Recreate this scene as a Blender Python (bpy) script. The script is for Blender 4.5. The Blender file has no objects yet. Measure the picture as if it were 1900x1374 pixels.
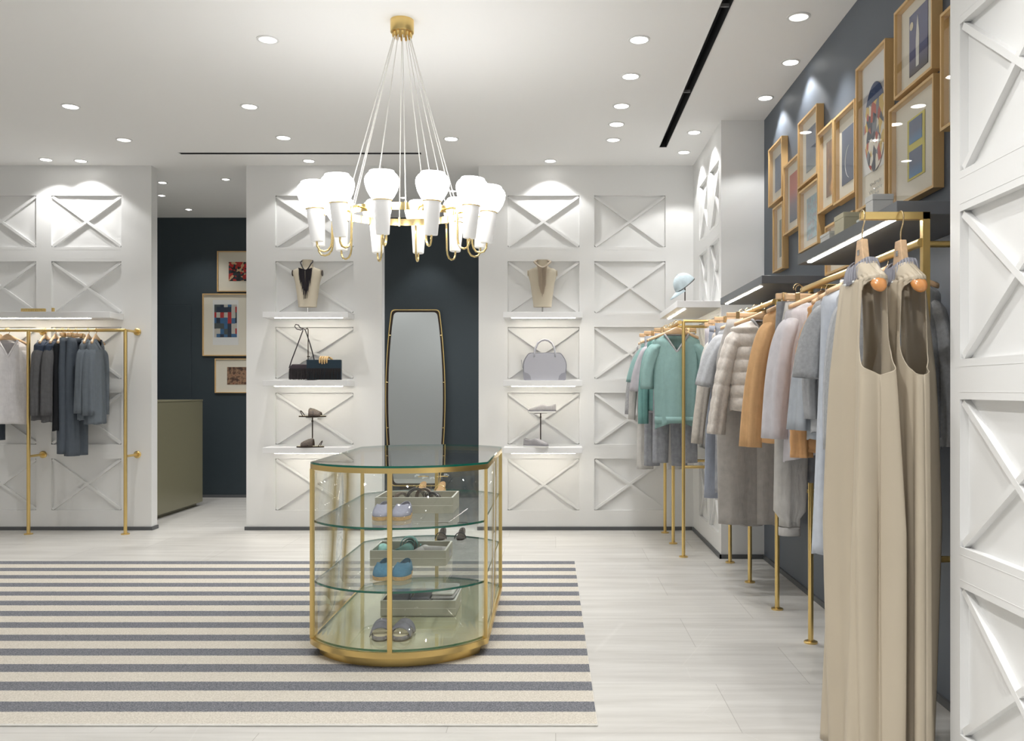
import bpy, math, random
from mathutils import Vector, Matrix
C = bpy.context.scene
COL = C.collection
PI = math.pi
R = math.radians
# ------------------------------------------------------------------ camera, world, exposure
cam = bpy.data.objects.new('camera', bpy.data.cameras.new('camera')); COL.objects.link(cam)
cam.location = (0, 0, 1.39); cam.rotation_euler = (R(90), 0, 0)
cam.data.sensor_width = 36; cam.data.lens = 36 * 1650 / 1900
cam.data.shift_x = -81 / 1900; cam.data.shift_y = 35 / 1900
cam.data.clip_start = .05
C.camera = cam
W = bpy.data.worlds.new('world'); C.world = W; W.use_nodes = True
W.node_tree.nodes['Background'].inputs[0].default_value = (.95, .97, 1, 1)
W.node_tree.nodes['Background'].inputs[1].default_value = .42
C.view_settings.view_transform = 'Standard'; C.view_settings.look = 'None'
C.view_settings.exposure = 0.15; C.view_settings.gamma = 1; C.view_settings.use_curve_mapping = False
C.cycles.max_bounces = 10; C.cycles.transparent_max_bounces = 24; C.cycles.diffuse_bounces = 5
C.cycles.sample_clamp_indirect = 4; C.cycles.use_denoising = True
SPOT_W = 50.0      # one recessed downlight
LED = 40.0         # shelf strips
GLOBE = 8.0       # chandelier globes
ZC = 3.6           # ceiling height
YB = 8.786         # back wall plane
# ------------------------------------------------------------------ materials
def newmat(name):
    m = bpy.data.materials.new(name); m.use_nodes = True
    n = m.node_tree.nodes; return m, n, m.node_tree.links, n['Principled BSDF']
def pbr(name, col, rough=.6, metal=0, bump=0, bscale=80, vary=0, vscale=6, stretch=(1, 1, 1), spec=None, coat=0):
    m, n, l, b = newmat(name)
    b.inputs['Base Color'].default_value = (*col, 1); b.inputs['Roughness'].default_value = rough
    b.inputs['Metallic'].default_value = metal
    if spec is not None: b.inputs['Specular IOR Level'].default_value = spec
    if coat: b.inputs['Coat Weight'].default_value = coat; b.inputs['Coat Roughness'].default_value = .1
    tc = n.new('ShaderNodeTexCoord'); mp = n.new('ShaderNodeMapping'); mp.inputs['Scale'].default_value = stretch
    l.new(tc.outputs['Object'], mp.inputs[0])
    if vary:
        t = n.new('ShaderNodeTexNoise'); t.inputs['Scale'].default_value = vscale; t.inputs['Detail'].default_value = 5
        l.new(mp.outputs[0], t.inputs[0])
        r = n.new('ShaderNodeValToRGB'); r.color_ramp.elements[0].position = .3; r.color_ramp.elements[1].position = .7
        r.color_ramp.elements[0].color = (*[max(0, c * (1 - vary)) for c in col], 1)
        r.color_ramp.elements[1].color = (*[min(1, c * (1 + vary)) for c in col], 1)
        l.new(t.outputs[0], r.inputs[0]); l.new(r.outputs[0], b.inputs['Base Color'])
    if bump:
        t = n.new('ShaderNodeTexNoise'); t.inputs['Scale'].default_value = bscale; t.inputs['Detail'].default_value = 3
        l.new(mp.outputs[0], t.inputs[0])
        bp = n.new('ShaderNodeBump'); bp.inputs['Strength'].default_value = bump; bp.inputs['Distance'].default_value = .01
        l.new(t.outputs[0], bp.inputs['Height']); l.new(bp.outputs[0], b.inputs['Normal'])
    return m
def emit(name, col, s):
    m, n, l, b = newmat(name)
    b.inputs['Base Color'].default_value = (*[c * .8 for c in col], 1)
    b.inputs['Emission Color'].default_value = (*col, 1); b.inputs['Emission Strength'].default_value = s
    return m
def glassmat(name, tint=(.97, .99, .98), ior=1.45):
    m = bpy.data.materials.new(name); m.use_nodes = True; n = m.node_tree.nodes; l = m.node_tree.links; n.clear()
    o = n.new('ShaderNodeOutputMaterial'); mx = n.new('ShaderNodeMixShader'); t = n.new('ShaderNodeBsdfTransparent')
    g = n.new('ShaderNodeBsdfGlossy'); 
    lw = n.new('ShaderNodeLayerWeight'); lw.inputs[0].default_value = .5; pw = n.new('ShaderNodeMath'); pw.operation = 'POWER'; pw.inputs[1].default_value = 5; l.new(lw.outputs['Facing'], pw.inputs[0])
    f = n.new('ShaderNodeMath'); f.operation = 'MULTIPLY_ADD'; f0 = ((ior - 1) / (ior + 1)) ** 2; f.inputs[1].default_value = 1 - f0; f.inputs[2].default_value = f0; l.new(pw.outputs[0], f.inputs[0])
    t.inputs[0].default_value = (*tint, 1); g.inputs['Roughness'].default_value = 0.0
    l.new(f.outputs[0], mx.inputs[0]); l.new(t.outputs[0], mx.inputs[1]); l.new(g.outputs[0], mx.inputs[2]); l.new(mx.outputs[0], o.inputs[0])
    return m
def ramp_art(name, kind, cols, scale=6, rough=.6):
    """printed pictures: procedural colour fields on the print itself"""
    m, n, l, b = newmat(name); b.inputs['Roughness'].default_value = rough
    tc = n.new('ShaderNodeTexCoord'); r = n.new('ShaderNodeValToRGB'); r.color_ramp.interpolation = 'CONSTANT'
    if kind == 'vor':
        t = n.new('ShaderNodeTexVoronoi'); t.inputs['Scale'].default_value = scale; l.new(tc.outputs['Generated'], t.inputs[0])
        s = n.new('ShaderNodeSeparateColor'); l.new(t.outputs['Color'], s.inputs[0]); src = s.outputs[0]
    elif kind == 'grid':
        t = n.new('ShaderNodeTexVoronoi'); t.inputs['Scale'].default_value = scale; t.inputs['Randomness'].default_value = .15
        t.distance = 'CHEBYCHEV'; l.new(tc.outputs['Generated'], t.inputs[0])
        s = n.new('ShaderNodeSeparateColor'); l.new(t.outputs['Color'], s.inputs[0]); src = s.outputs[0]
    elif kind == 'bands':
        t = n.new('ShaderNodeSeparateXYZ'); l.new(tc.outputs['Generated'], t.inputs[0]); src = t.outputs[1]
    elif kind == 'fall':
        t = n.new('ShaderNodeSeparateXYZ'); l.new(tc.outputs['Generated'], t.inputs[0]); src = t.outputs[2]; r.color_ramp.interpolation = 'LINEAR'
    else:
        t = n.new('ShaderNodeTexNoise'); t.inputs['Scale'].default_value = scale; t.inputs['Detail'].default_value = 6
        l.new(tc.outputs['Generated'], t.inputs[0]); src = t.outputs[0]; r.color_ramp.interpolation = 'LINEAR'
    k = len(cols)
    while len(r.color_ramp.elements) < k: r.color_ramp.elements.new(.5)
    for i, c in enumerate(cols):
        e = r.color_ramp.elements[i]
        e.position = (i / k) if kind != 'noise' else .3 + .4 * i / max(1, k - 1)
        e.color = (*c, 1)
    l.new(src, r.inputs[0]); l.new(r.outputs[0], b.inputs['Base Color'])
    return m
def srgb(r, g, b):
    f = lambda v: ((v / 255 + .055) / 1.055) ** 2.4 if v > 10 else v / 255 / 12.92
    return (f(r), f(g), f(b))
M = {}
M['white'] = pbr('white_paint', (.79, .79, .78), .45, bump=.02, bscale=200)
M['ceil'] = pbr('ceiling_paint', (.88, .876, .865), .9)
M['blue'] = pbr('slate_wall_paint', srgb(92, 99, 109), .55, bump=.03, bscale=150)
M['teal'] = pbr('dark_teal_paint', srgb(52, 62, 68), .5, bump=.03, bscale=150)
M['shelfdark'] = pbr('slate_shelf_lacquer', srgb(98, 101, 106), .45)
M['shelfwhite'] = pbr('white_shelf_lacquer', (.84, .84, .84), .35)
M['base'] = pbr('skirting_grey', srgb(88, 90, 92), .5)
M['gold'] = pbr('satin_brass', srgb(232, 202, 134), .30, 1, bump=.02, bscale=300)
M['goldpol'] = pbr('polished_brass', srgb(242, 218, 158), .14, 1)
M['deck'] = pbr('champagne_metal_deck', srgb(246, 238, 204), .10, .25, spec=.8)
M['plinth'] = pbr('brushed_brass_plinth', srgb(226, 196, 126), .34, .95, bump=.03, bscale=120, stretch=(1, 1, 12))
M['bronze'] = pbr('dark_bronze', srgb(60, 50, 42), .35, .7)
M['steel'] = pbr('steel', (.6, .6, .6), .25, 1)
M['hook'] = pbr('brass_hook', srgb(214, 190, 150), .2, 1)
M['black'] = pbr('black_slot', (.008, .008, .009), .8)
M['grille'] = pbr('slot_divider', (.18, .18, .18), .6)
M['wood'] = pbr('hanger_wood', srgb(214, 180, 142), .4, vary=.12, vscale=14, stretch=(1, 6, 6), coat=.2)
M['woodlac'] = pbr('lacquered_orange_wood', srgb(206, 140, 78), .28, vary=.12, vscale=10, coat=.6)
M['frame'] = pbr('maple_frame', srgb(214, 178, 124), .45, vary=.07, vscale=9, stretch=(1, 1, .3))
M['board'] = pbr('mat_board', srgb(226, 220, 204), .9)
M['olive'] = pbr('olive_lacquer', srgb(132, 128, 104), .28)
M['tray'] = pbr('taupe_tray_veneer', srgb(178, 174, 158), .5, vary=.04, vscale=20, stretch=(1, 8, 8))
M['trayin'] = pbr('tray_edge', srgb(226, 224, 216), .5)
M['glass'] = glassmat('clear_glass', (.985, .995, .99))
M['picglass'] = glassmat('picture_glass', (.99, .99, .99), 1.5)
M['shelfglass'] = glassmat('shelf_glass', (.98, .995, .99), 1.45)
M['gedge'] = pbr('green_glass_edge', srgb(14, 104, 86), .12, bump=0)
M['mirror'] = pbr('mirror_silver', (.62, .65, .65), .03, 1)
M['led'] = emit('warm_led_strip', (1, .93, .80), LED)
M['ledcool'] = emit('neutral_led_strip', (1, .96, .90), LED)
M['lamp'] = emit('downlight_lamp', (1, .98, .94), 9)
M['lampdim'] = emit('downlight_reflector', (1, .98, .95), 1.3)
M['globe'] = emit('opal_globe_lit', (1, .995, .985), GLOBE)
M['cup'] = emit('opal_glass_cup', (1, .995, .985), .22)
M['cord'] = pbr('white_flex', (.85, .84, .80), .6)
M['trim'] = pbr('white_trim_ring', (.75, .75, .74), .4)
M['linen'] = pbr('linen_bust', srgb(206, 196, 176), .9, bump=.15, bscale=400)
M['plastic'] = pbr('clear_block', (.8, .82, .82), .1)
M['label'] = pbr('paper_label', (.75, .75, .73), .7)
def cloth(name, c, rough=.9, bump=.12, bscale=350, vary=.05, vscale=25, wr=.26):
    m = pbr(name, srgb(*c), rough, bump=bump, bscale=bscale, vary=vary, vscale=vscale, spec=.25)
    n = m.node_tree.nodes; l = m.node_tree.links; b = n['Principled BSDF']; b0 = [x for x in n if x.bl_idname == 'ShaderNodeBump'][0]
    tc = [x for x in n if x.bl_idname == 'ShaderNodeTexCoord'][0]
    mp = n.new('ShaderNodeMapping'); mp.inputs['Scale'].default_value = (11, 11, 3.2); mp.inputs['Rotation'].default_value = (.12, .18, 0); l.new(tc.outputs['Object'], mp.inputs[0])
    t = n.new('ShaderNodeTexNoise'); t.inputs['Scale'].default_value = 1.3; t.inputs['Detail'].default_value = 3; t.inputs['Distortion'].default_value = .2; l.new(mp.outputs[0], t.inputs[0])
    bp = n.new('ShaderNodeBump'); bp.inputs['Strength'].default_value = wr; bp.inputs['Distance'].default_value = .045; l.new(t.outputs[0], bp.inputs['Height'])
    l.new(bp.outputs[0], b0.inputs['Normal']); return m
def floor_mat():
    m, n, l, b = newmat('pale_stone_plank_tiles')
    tc = n.new('ShaderNodeTexCoord'); mp = n.new('ShaderNodeMapping'); mp.inputs['Scale'].default_value = (.45, 5, 1)
    l.new(tc.outputs['Object'], mp.inputs[0])
    t = n.new('ShaderNodeTexNoise'); t.inputs['Scale'].default_value = 2.2; t.inputs['Detail'].default_value = 8; t.inputs['Roughness'].default_value = .62
    l.new(mp.outputs[0], t.inputs[0])
    r = n.new('ShaderNodeValToRGB'); r.color_ramp.elements[0].position = .28; r.color_ramp.elements[1].position = .74
    r.color_ramp.elements[0].color = (*srgb(184, 181, 176), 1); r.color_ramp.elements[1].color = (*srgb(214, 212, 208), 1)
    l.new(t.outputs[0], r.inputs[0])
    bk = n.new('ShaderNodeTexBrick'); bk.offset = .37; bk.inputs['Scale'].default_value = 1
    bk.inputs['Brick Width'].default_value = 1.2; bk.inputs['Row Height'].default_value = .6; bk.inputs['Mortar Size'].default_value = .0018
    bk.inputs['Mortar Smooth'].default_value = .1; bk.inputs['Bias'].default_value = 0
    bk.inputs['Color1'].default_value = (.93, .93, .93, 1); bk.inputs['Color2'].default_value = (1.0, 1.0, .99, 1); bk.inputs['Mortar'].default_value = (.66, .65, .63, 1)
    l.new(tc.outputs['Object'], bk.inputs[0])
    mx = n.new('ShaderNodeMix'); mx.data_type = 'RGBA'; mx.blend_type = 'MULTIPLY'; mx.inputs[0].default_value = 1
    l.new(r.outputs[0], mx.inputs[6]); l.new(bk.outputs[0], mx.inputs[7])
    # thin pale veins
    mp2 = n.new('ShaderNodeMapping'); mp2.inputs['Scale'].default_value = (1.0, 1.3, 1); mp2.inputs['Rotation'].default_value = (0, 0, .5); l.new(tc.outputs['Object'], mp2.inputs[0])
    v = n.new('ShaderNodeTexVoronoi'); v.feature = 'DISTANCE_TO_EDGE'; v.inputs['Scale'].default_value = 1.1; l.new(mp2.outputs[0], v.inputs[0])
    mr = n.new('ShaderNodeMapRange'); mr.inputs[1].default_value = .0; mr.inputs[2].default_value = .004; mr.inputs[3].default_value = .16; mr.inputs[4].default_value = 0
    l.new(v.outputs[0], mr.inputs[0])
    mx2 = n.new('ShaderNodeMix'); mx2.data_type = 'RGBA'; l.new(mr.outputs[0], mx2.inputs[0]); l.new(mx.outputs[2], mx2.inputs[6]); mx2.inputs[7].default_value = (*srgb(226, 224, 220), 1)
    l.new(mx2.outputs[2], b.inputs['Base Color']); b.inputs['Roughness'].default_value = .42
    return m
M['floor'] = floor_mat()
def rug_mat():
    m, n, l, b = newmat('striped_flatweave')
    tc = n.new('ShaderNodeTexCoord'); sp = n.new('ShaderNodeSeparateXYZ'); l.new(tc.outputs['Object'], sp.inputs[0])
    wv = n.new('ShaderNodeTexNoise'); wv.inputs['Scale'].default_value = 90; l.new(tc.outputs['Object'], wv.inputs[0])
    def math_(op, a, bb=None, c=None):
        q = n.new('ShaderNodeMath'); q.operation = op
        for i, x in enumerate((a, bb, c)):
            if x is None: continue
            if hasattr(x, 'links'): l.new(x, q.inputs[i])
            else: q.inputs[i].default_value = x
        return q.outputs[0]
    y = math_('MULTIPLY_ADD', wv.outputs[0], .01, sp.outputs[1])
    ph = math_('FRACT', math_('DIVIDE', math_('SUBTRACT', 7.15, y), .2678))
    dark = math_('LESS_THAN', ph, .465)
    w2 = n.new('ShaderNodeTexNoise'); w2.inputs['Scale'].default_value = 160; w2.inputs['Detail'].default_value = 4; l.new(tc.outputs['Object'], w2.inputs[0])
    ra = n.new('ShaderNodeValToRGB'); ra.color_ramp.elements[0].position = .3; ra.color_ramp.elements[1].position = .7
    ra.color_ramp.elements[0].color = (*srgb(180, 173, 161), 1); ra.color_ramp.elements[1].color = (*srgb(216, 210, 199), 1); l.new(w2.outputs[0], ra.inputs[0])
    rb = n.new('ShaderNodeValToRGB'); rb.color_ramp.elements[0].position = .3; rb.color_ramp.elements[1].position = .7
    rb.color_ramp.elements[0].color = (*srgb(82, 84, 90), 1); rb.color_ramp.elements[1].color = (*srgb(140, 141, 146), 1); l.new(w2.outputs[0], rb.inputs[0])
    mx = n.new('ShaderNodeMix'); mx.data_type = 'RGBA'; l.new(dark, mx.inputs[0]); l.new(ra.outputs[0], mx.inputs[6]); l.new(rb.outputs[0], mx.inputs[7])
    l.new(mx.outputs[2], b.inputs['Base Color']); b.inputs['Roughness'].default_value = 1; b.inputs['Specular IOR Level'].default_value = .1
    bp = n.new('ShaderNodeBump'); bp.inputs['Strength'].default_value = .5; bp.inputs['Distance'].default_value = .004; l.new(w2.outputs[0], bp.inputs['Height']); l.new(bp.outputs[0], b.inputs['Normal'])
    return m
M['rug'] = rug_mat()
# ------------------------------------------------------------------ mesh builder
class MB:
    def __init__(s): s.v = []; s.f = []
    def add(s, vs, fs):
        o = len(s.v); s.v += [tuple(p) for p in vs]; s.f += [tuple(i + o for i in f) for f in fs]; return s
    def box(s, x0, x1, y0, y1, z0, z1):
        v = [(x0, y0, z0), (x1, y0, z0), (x1, y1, z0), (x0, y1, z0), (x0, y0, z1), (x1, y0, z1), (x1, y1, z1), (x0, y1, z1)]
        return s.add(v, [(0, 3, 2, 1), (4, 5, 6, 7), (0, 1, 5, 4), (1, 2, 6, 5), (2, 3, 7, 6), (3, 0, 4, 7)])
    def bar(s, a, b, w, h, up=(0, 0, 1)):
        a, b = Vector(a), Vector(b); d = (b - a).normalized(); u = Vector(up); sd = d.cross(u).normalized(); u = sd.cross(d).normalized()
        v = [p + sd * i * w / 2 + u * j * h / 2 for p in (a, b) for i, j in ((-1, -1), (1, -1), (1, 1), (-1, 1))]
        return s.add(v, [(0, 1, 2, 3), (7, 6, 5, 4), (0, 4, 5, 1), (1, 5, 6, 2), (2, 6, 7, 3), (3, 7, 4, 0)])
    def loft(s, rings, cap0=True, cap1=True, closed=False):
        n = len(rings[0]); o = len(s.v)
        for r in rings: s.v += [tuple(p) for p in r]
        k = len(rings)
        for i in range(k if closed else k - 1):
            a, b = o + i * n, o + ((i + 1) % k) * n
            for j in range(n): s.f.append((a + j, a + (j + 1) % n, b + (j + 1) % n, b + j))
        if not closed:
            if cap0: s.f.append(tuple(o + j for j in reversed(range(n))))
            if cap1: s.f.append(tuple(o + (k - 1) * n + j for j in range(n)))
        return s
    def tube(s, pts, r, n=8, closed=False, cap=True):
        pts = [Vector(p) for p in pts]; rings = []; k = len(pts); up = None
        rr = r if hasattr(r, '__len__') else [r] * k
        for i, p in enumerate(pts):
            a = pts[(i - 1) % k] if (closed or i > 0) else p; b = pts[(i + 1) % k] if (closed or i < k - 1) else p
            t = (b - a).normalized()
            if up is None:
                up = Vector((0, 0, 1)) if abs(t.z) < .9 else Vector((1, 0, 0))
            sd = t.cross(up)
            if sd.length < 1e-5: sd = t.cross(Vector((0, 1, 0)))
            sd.normalize(); up = sd.cross(t).normalized()
            rings.append([p + (sd * math.cos(q * 2 * PI / n) + up * math.sin(q * 2 * PI / n)) * rr[i] for q in range(n)])
        return s.loft(rings, cap, cap, closed)
    def cyl(s, a, b, r, n=16): return s.tube([a, b], r, n)
    def lathe(s, prof, c=(0, 0, 0), n=24, sy=1.0, cap=True, mat=None):
        rings = []
        for r_, z in prof:
            ring = [Vector((r_ * math.cos(2 * PI * j / n), sy * r_ * math.sin(2 * PI * j / n), z)) for j in range(n)]
            if mat is not None: ring = [mat @ p for p in ring]
            rings.append([p + Vector(c) for p in ring])
        return s.loft(rings, cap, cap)
    def prism(s, poly, h0, h1, f):
        """poly in 2D, f(u,v,h)->xyz"""
        n = len(poly); v = [f(u, w, h0) for u, w in poly] + [f(u, w, h1) for u, w in poly]
        return s.add(v, [tuple(reversed(range(n))), tuple(range(n, 2 * n))] + [(i, (i + 1) % n, n + (i + 1) % n, n + i) for i in range(n)])
    def sheet(s, grid):
        o = len(s.v); r = len(grid); c = len(grid[0])
        for row in grid: s.v += [tuple(p) for p in row]
        for i in range(r - 1):
            for j in range(c - 1): s.f.append((o + i * c + j, o + i * c + j + 1, o + (i + 1) * c + j + 1, o + (i + 1) * c + j))
        return s
    def build(s, name, mat, parent=None, smooth=False, bevel=0, solid=0, sub=0, label=None):
        me = bpy.data.meshes.new(name); me.from_pydata(s.v, [], s.f); me.materials.append(M[mat] if isinstance(mat, str) else mat)
        me.update()
        import bmesh
        bm = bmesh.new(); bm.from_mesh(me); bmesh.ops.recalc_face_normals(bm, faces=bm.faces); bm.to_mesh(me); bm.free()
        o = bpy.data.objects.new(name, me); COL.objects.link(o)
        if parent is not None: o.parent = parent
        if smooth:
            for p in me.polygons: p.use_smooth = True
            if smooth == 'auto': me.set_sharp_from_angle(angle=R(38))
        if solid:
            q = o.modifiers.new('solid', 'SOLIDIFY'); q.thickness = solid; q.offset = 0
        if bevel:
            q = o.modifiers.new('bevel', 'BEVEL'); q.width = bevel; q.segments = 2; q.limit_method = 'ANGLE'
        if sub:
            q = o.modifiers.new('sub', 'SUBSURF'); q.levels = sub; q.render_levels = sub
        if label: o['label'] = label
        return o
def thing(name, label, cat, loc=(0, 0, 0), rz=0, group=None, rot=None):
    o = bpy.data.objects.new(name, None); COL.objects.link(o); o.empty_display_size = .05
    o.location = loc; o.rotation_euler = rot if rot else (0, 0, rz)
    o['label'] = label; o['category'] = cat
    if group: o['group'] = group
    return o
def tag(o, label, cat, group=None, loc=None):
    o['label'] = label; o['category'] = cat
    if group: o['group'] = group
    if loc: o.location = loc
    return o
def struct(o): o['kind'] = 'structure'; return o
def dup(root, loc, rz=None, label=None):
    c = root.copy(); COL.objects.link(c); c.location = loc
    if rz is not None: c.rotation_euler = (0, 0, rz)
    if label: c['label'] = label
    def rec(a, b):
        for ch in a.children:
            q = ch.copy(); COL.objects.link(q); q.parent = b; rec(ch, q)
    rec(root, c); return c
# ================================================================== STRUCTURE
struct(MB().box(-7.5, 3.2, -2.6, 12.2, -.1, 0).build('floor', 'floor'))
# ceiling with the two linear slots cut out of it
def ceiling():
    mb = MB(); xs = [-7.5, -3.52, -1.26, .946, 1.012, 3.2]; ys = [-2.6, 8.12, 8.30, 8.36, 12.2]
    for i in range(5):
        for j in range(4):
            if i == 3 and j == 0: continue
            if i == 1 and j == 2: continue
            mb.box(xs[i], xs[i + 1], ys[j], ys[j + 1], ZC, ZC + .12)
    return struct(mb.build('ceiling', 'ceil'))
ceiling()
def slot(x0, x1, y0, y1, label, dividers):
    t = thing('linear_diffuser', label, 'ceiling vent', ((x0 + x1) / 2, (y0 + y1) / 2, ZC))
    cx, cy = (x0 + x1) / 2, (y0 + y1) / 2
    mb = MB(); a, b, c, d = x0 - cx, x1 - cx, y0 - cy, y1 - cy; e = .0
    mb.box(a, b, c, d, .10, .11); w = .004
    mb.box(a, a + w, c, d, .0, .10); mb.box(b - w, b, c, d, .0, .10); mb.box(a, b, c, c + w, 0, .10); mb.box(a, b, d - w, d, 0, .10)
    mb.build('channel', 'black', t)
    tr = MB(); h = .006
    tr.box(a - h, a, c - h, d + h, -.003, .0); tr.box(b, b + h, c - h, d + h, -.003, 0); tr.box(a, b, c - h, c, -.003, 0); tr.box(a, b, d, d + h, -.003, 0)
    tr.build('trim_frame', 'trim', t)
    for yy in dividers: MB().box(a + w, b - w, yy - .008 - cy, yy + .008 - cy, .012, .03).build('divider', 'grille', t)
slot(.946, 1.012, -2.6, 8.12, 'long black linear air slot running away along the right of the ceiling', [5.17, 6.66])
slot(-3.52, -1.26, 8.30, 8.36, 'thin black linear air slot across the ceiling before the back wall', [])

def panel_wall(name, u0, u1, z0, z1, cols, rows, place, flip=1):
    """board wall with recessed panels, each crossed by an X of battens. place(u,d,z), d = depth behind the face"""
    D = .03; TH = .13; mb = MB()
    def bx(a, b, c, d, e, f):   # u a..b, depth c..d, z e..f
        v = [place(u, q, z) for z in (e, f) for u, q in ((a, c), (b, c), (b, d), (a, d))]
        mb.add(v, [(0, 3, 2, 1), (4, 5, 6, 7), (0, 1, 5, 4), (1, 2, 6, 5), (2, 3, 7, 6), (3, 0, 4, 7)])
    bx(u0, u1, D, TH, z0, z1)
    us = [u0] + [e for c in cols for e in c] + [u1]
    for i in range(0, len(us), 2):
        if us[i + 1] - us[i] > 1e-4: bx(us[i], us[i + 1], 0, D, z0, z1)
    zs = [z0] + [e for r in rows for e in r] + [z1]
    for (a, b) in cols:
        for i in range(0, len(zs), 2): bx(a, b, 0, D, zs[i], zs[i + 1])
        for (e, f) in rows:
            w = .021
            for sgn in (0, 1):
                p = (a, e) if sgn == 0 else (a, f); q = (b, f) if sgn == 0 else (b, e)
                dx, dz = q[0] - p[0], q[1] - p[1]; L = math.hypot(dx, dz); nx, nz = -dz / L * w, dx / L * w
                k = .98
                pts = [(p[0] + dx * .004 + nx, p[1] + dz * .004 + nz), (p[0] + dx * .004 - nx, p[1] + dz * .004 - nz), (q[0] - dx * .004 - nx, q[1] - dz * .004 - nz), (q[0] - dx * .004 + nx, q[1] - dz * .004 + nz)]
                pts = [(min(max(u, a), b), min(max(z, e), f)) for u, z in pts]
                v = [place(u, .006 + sgn * .0008, z) for u, z in pts] + [place(u, D, z) for u, z in pts]
                mb.add(v, [(0, 1, 2, 3), (7, 6, 5, 4)] + [(m_, 4 + m_, 4 + (m_ + 1) % 4, (m_ + 1) % 4) for m_ in range(4)])
            # thin groove line of the frame board round the panel
            g = .025; t_ = .0016
            for (aa, bb, cc, dd) in ((a, b, f + g, f + g + t_), (a, b, e - g - t_, e - g)): bx(aa, bb, -.0008, 0, cc, dd)
    return struct(mb.build(name, 'white'))
ROWS = [(.196 + .6496 * k, .706 + .6496 * k) for k in range(5)]
back = lambda u, d, z: (u, YB + d, z)
panel_wall('wall_back', -7.5, -3.994, 0, ZC, [(-5.837, -5.133), (-4.984, -4.292)], ROWS, back)
panel_wall('wall_back', -3.056, -1.715, 0, ZC, [(-2.769, -1.999)], ROWS, back)
panel_wall('wall_back', -.761, 1.36, 0, ZC, [(-.474, .234), (.383, 1.085)], ROWS, back)
panel_wall('wall_return', 7.307, YB, 0, ZC, [(7.41, 7.86), (7.98, 8.43)], ROWS, lambda u, d, z: (1.36 + d, u, z))
panel_wall('wall_right', -2.6, 3.155, 0, ZC, [(-.20, .507), (.655, 1.362), (1.51, 2.217), (2.365, 3.079)], ROWS, lambda u, d, z: (1.40 + d, u, z))
struct(MB().box(1.49, 1.86, 7.307, 7.45, 0, ZC).build('wall_recess', 'white'))
struct(MB().box(1.714, 1.86, 3.03, 7.307, 0, ZC).build('wall_right_slate', 'blue'))
struct(MB().box(1.531, 1.713, 2.9, 3.154, 0, ZC).build('trim_1', 'white'))
struct(MB().box(-7.6, -7.5, -2.6, 12.2, 0, ZC).build('wall_left', 'white'))
# back room
struct(MB().box(-7.5, 3.2, 11.45, 11.6, 0, ZC).build('wall_back_room', 'teal'))
struct(MB().box(3.1, 3.2, 8.93, 11.45, 0, ZC).build('wall_back_room_right', 'teal'))
struct(MB().box(1.53, 3.2, 8.8, 8.93, 0, ZC).build('wall_back_room_front', 'white'))
# skirtings
for (a, b) in ((-7.5, -3.98), (-3.07, -1.70), (-.775, 1.345)):
    struct(MB().box(a, b, YB - .014, YB, 0, .035).build('baseboard_back', 'base'))
struct(MB().box(-3.994, -3.98, YB, 8.916, 0, .035).build('baseboard_door', 'base'))
struct(MB().box(1.346, 1.36, 7.293, YB - .014, 0, .035).build('baseboard_return', 'base'))
struct(MB().box(1.346, 1.70, 7.293, 7.307, 0, .035).build('baseboard_recess', 'base'))
struct(MB().box(1.70, 1.714, 3.16, 7.307, 0, .035).build('baseboard_slate', 'base'))
struct(MB().box(1.386, 1.40, -2.6, 3.155, 0, .035).build('baseboard_right', 'base'))
struct(MB().box(-7.5, 3.1, 11.436, 11.45, 0, .035).build('baseboard_back_room', 'base'))
# flush door in the back room
d = MB().box(-5.6, -4.69, 11.436, 11.45, .036, 2.47); struct(d.build('door_1', 'teal', bevel=.003))
# ================================================================== DOWNLIGHTS
def downlight(x, y, label, off=(0, 0), power=SPOT_W, size=86, blend=.7, tilt=None, dim=False, group='recessed ceiling downlights', r=.056):
    t = thing('downlight', label, 'ceiling light', (x, y, ZC), group=group)
    MB().lathe([(r + .014, 0), (r + .014, -.004), (r, -.006), (r, -.001), (r + .004, 0)], n=28).build('trim_ring', 'trim', t, smooth='auto')
    if dim:
        MB().lathe([(r, -.002), (r * .75, -.0035), (r * .5, -.003), (r * .42, -.004)], n=28, cap=True).build('reflector', 'lampdim', t, smooth=True)
        MB().lathe([(r * .42, -.006), (r * .3, -.012), (r * .05, -.014)], n=20).build('lamp', 'lamp', t, smooth=True)
    else:
        MB().lathe([(r, -.0015), (r * .6, -.004), (r * .02, -.005)], n=28, cap=False).build('lamp', 'lamp', t, smooth=True)
    l = bpy.data.lights.new('downlight_beam', 'SPOT'); l.energy = power; l.spot_size = R(size); l.spot_blend = blend; l.shadow_soft_size = .03
    l.color = (1, .994, .982)
    lo = bpy.data.objects.new('downlight_beam', l); COL.objects.link(lo); lo.parent = t; lo.location = (0, 0, -.04)
    if tilt: lo.rotation_euler = tilt
    return t
def cpx(px, py):
    y = 1650 * (ZC - 1.39) / (722 - py); return ((px - 1031) * y / 1650, y)
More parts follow.
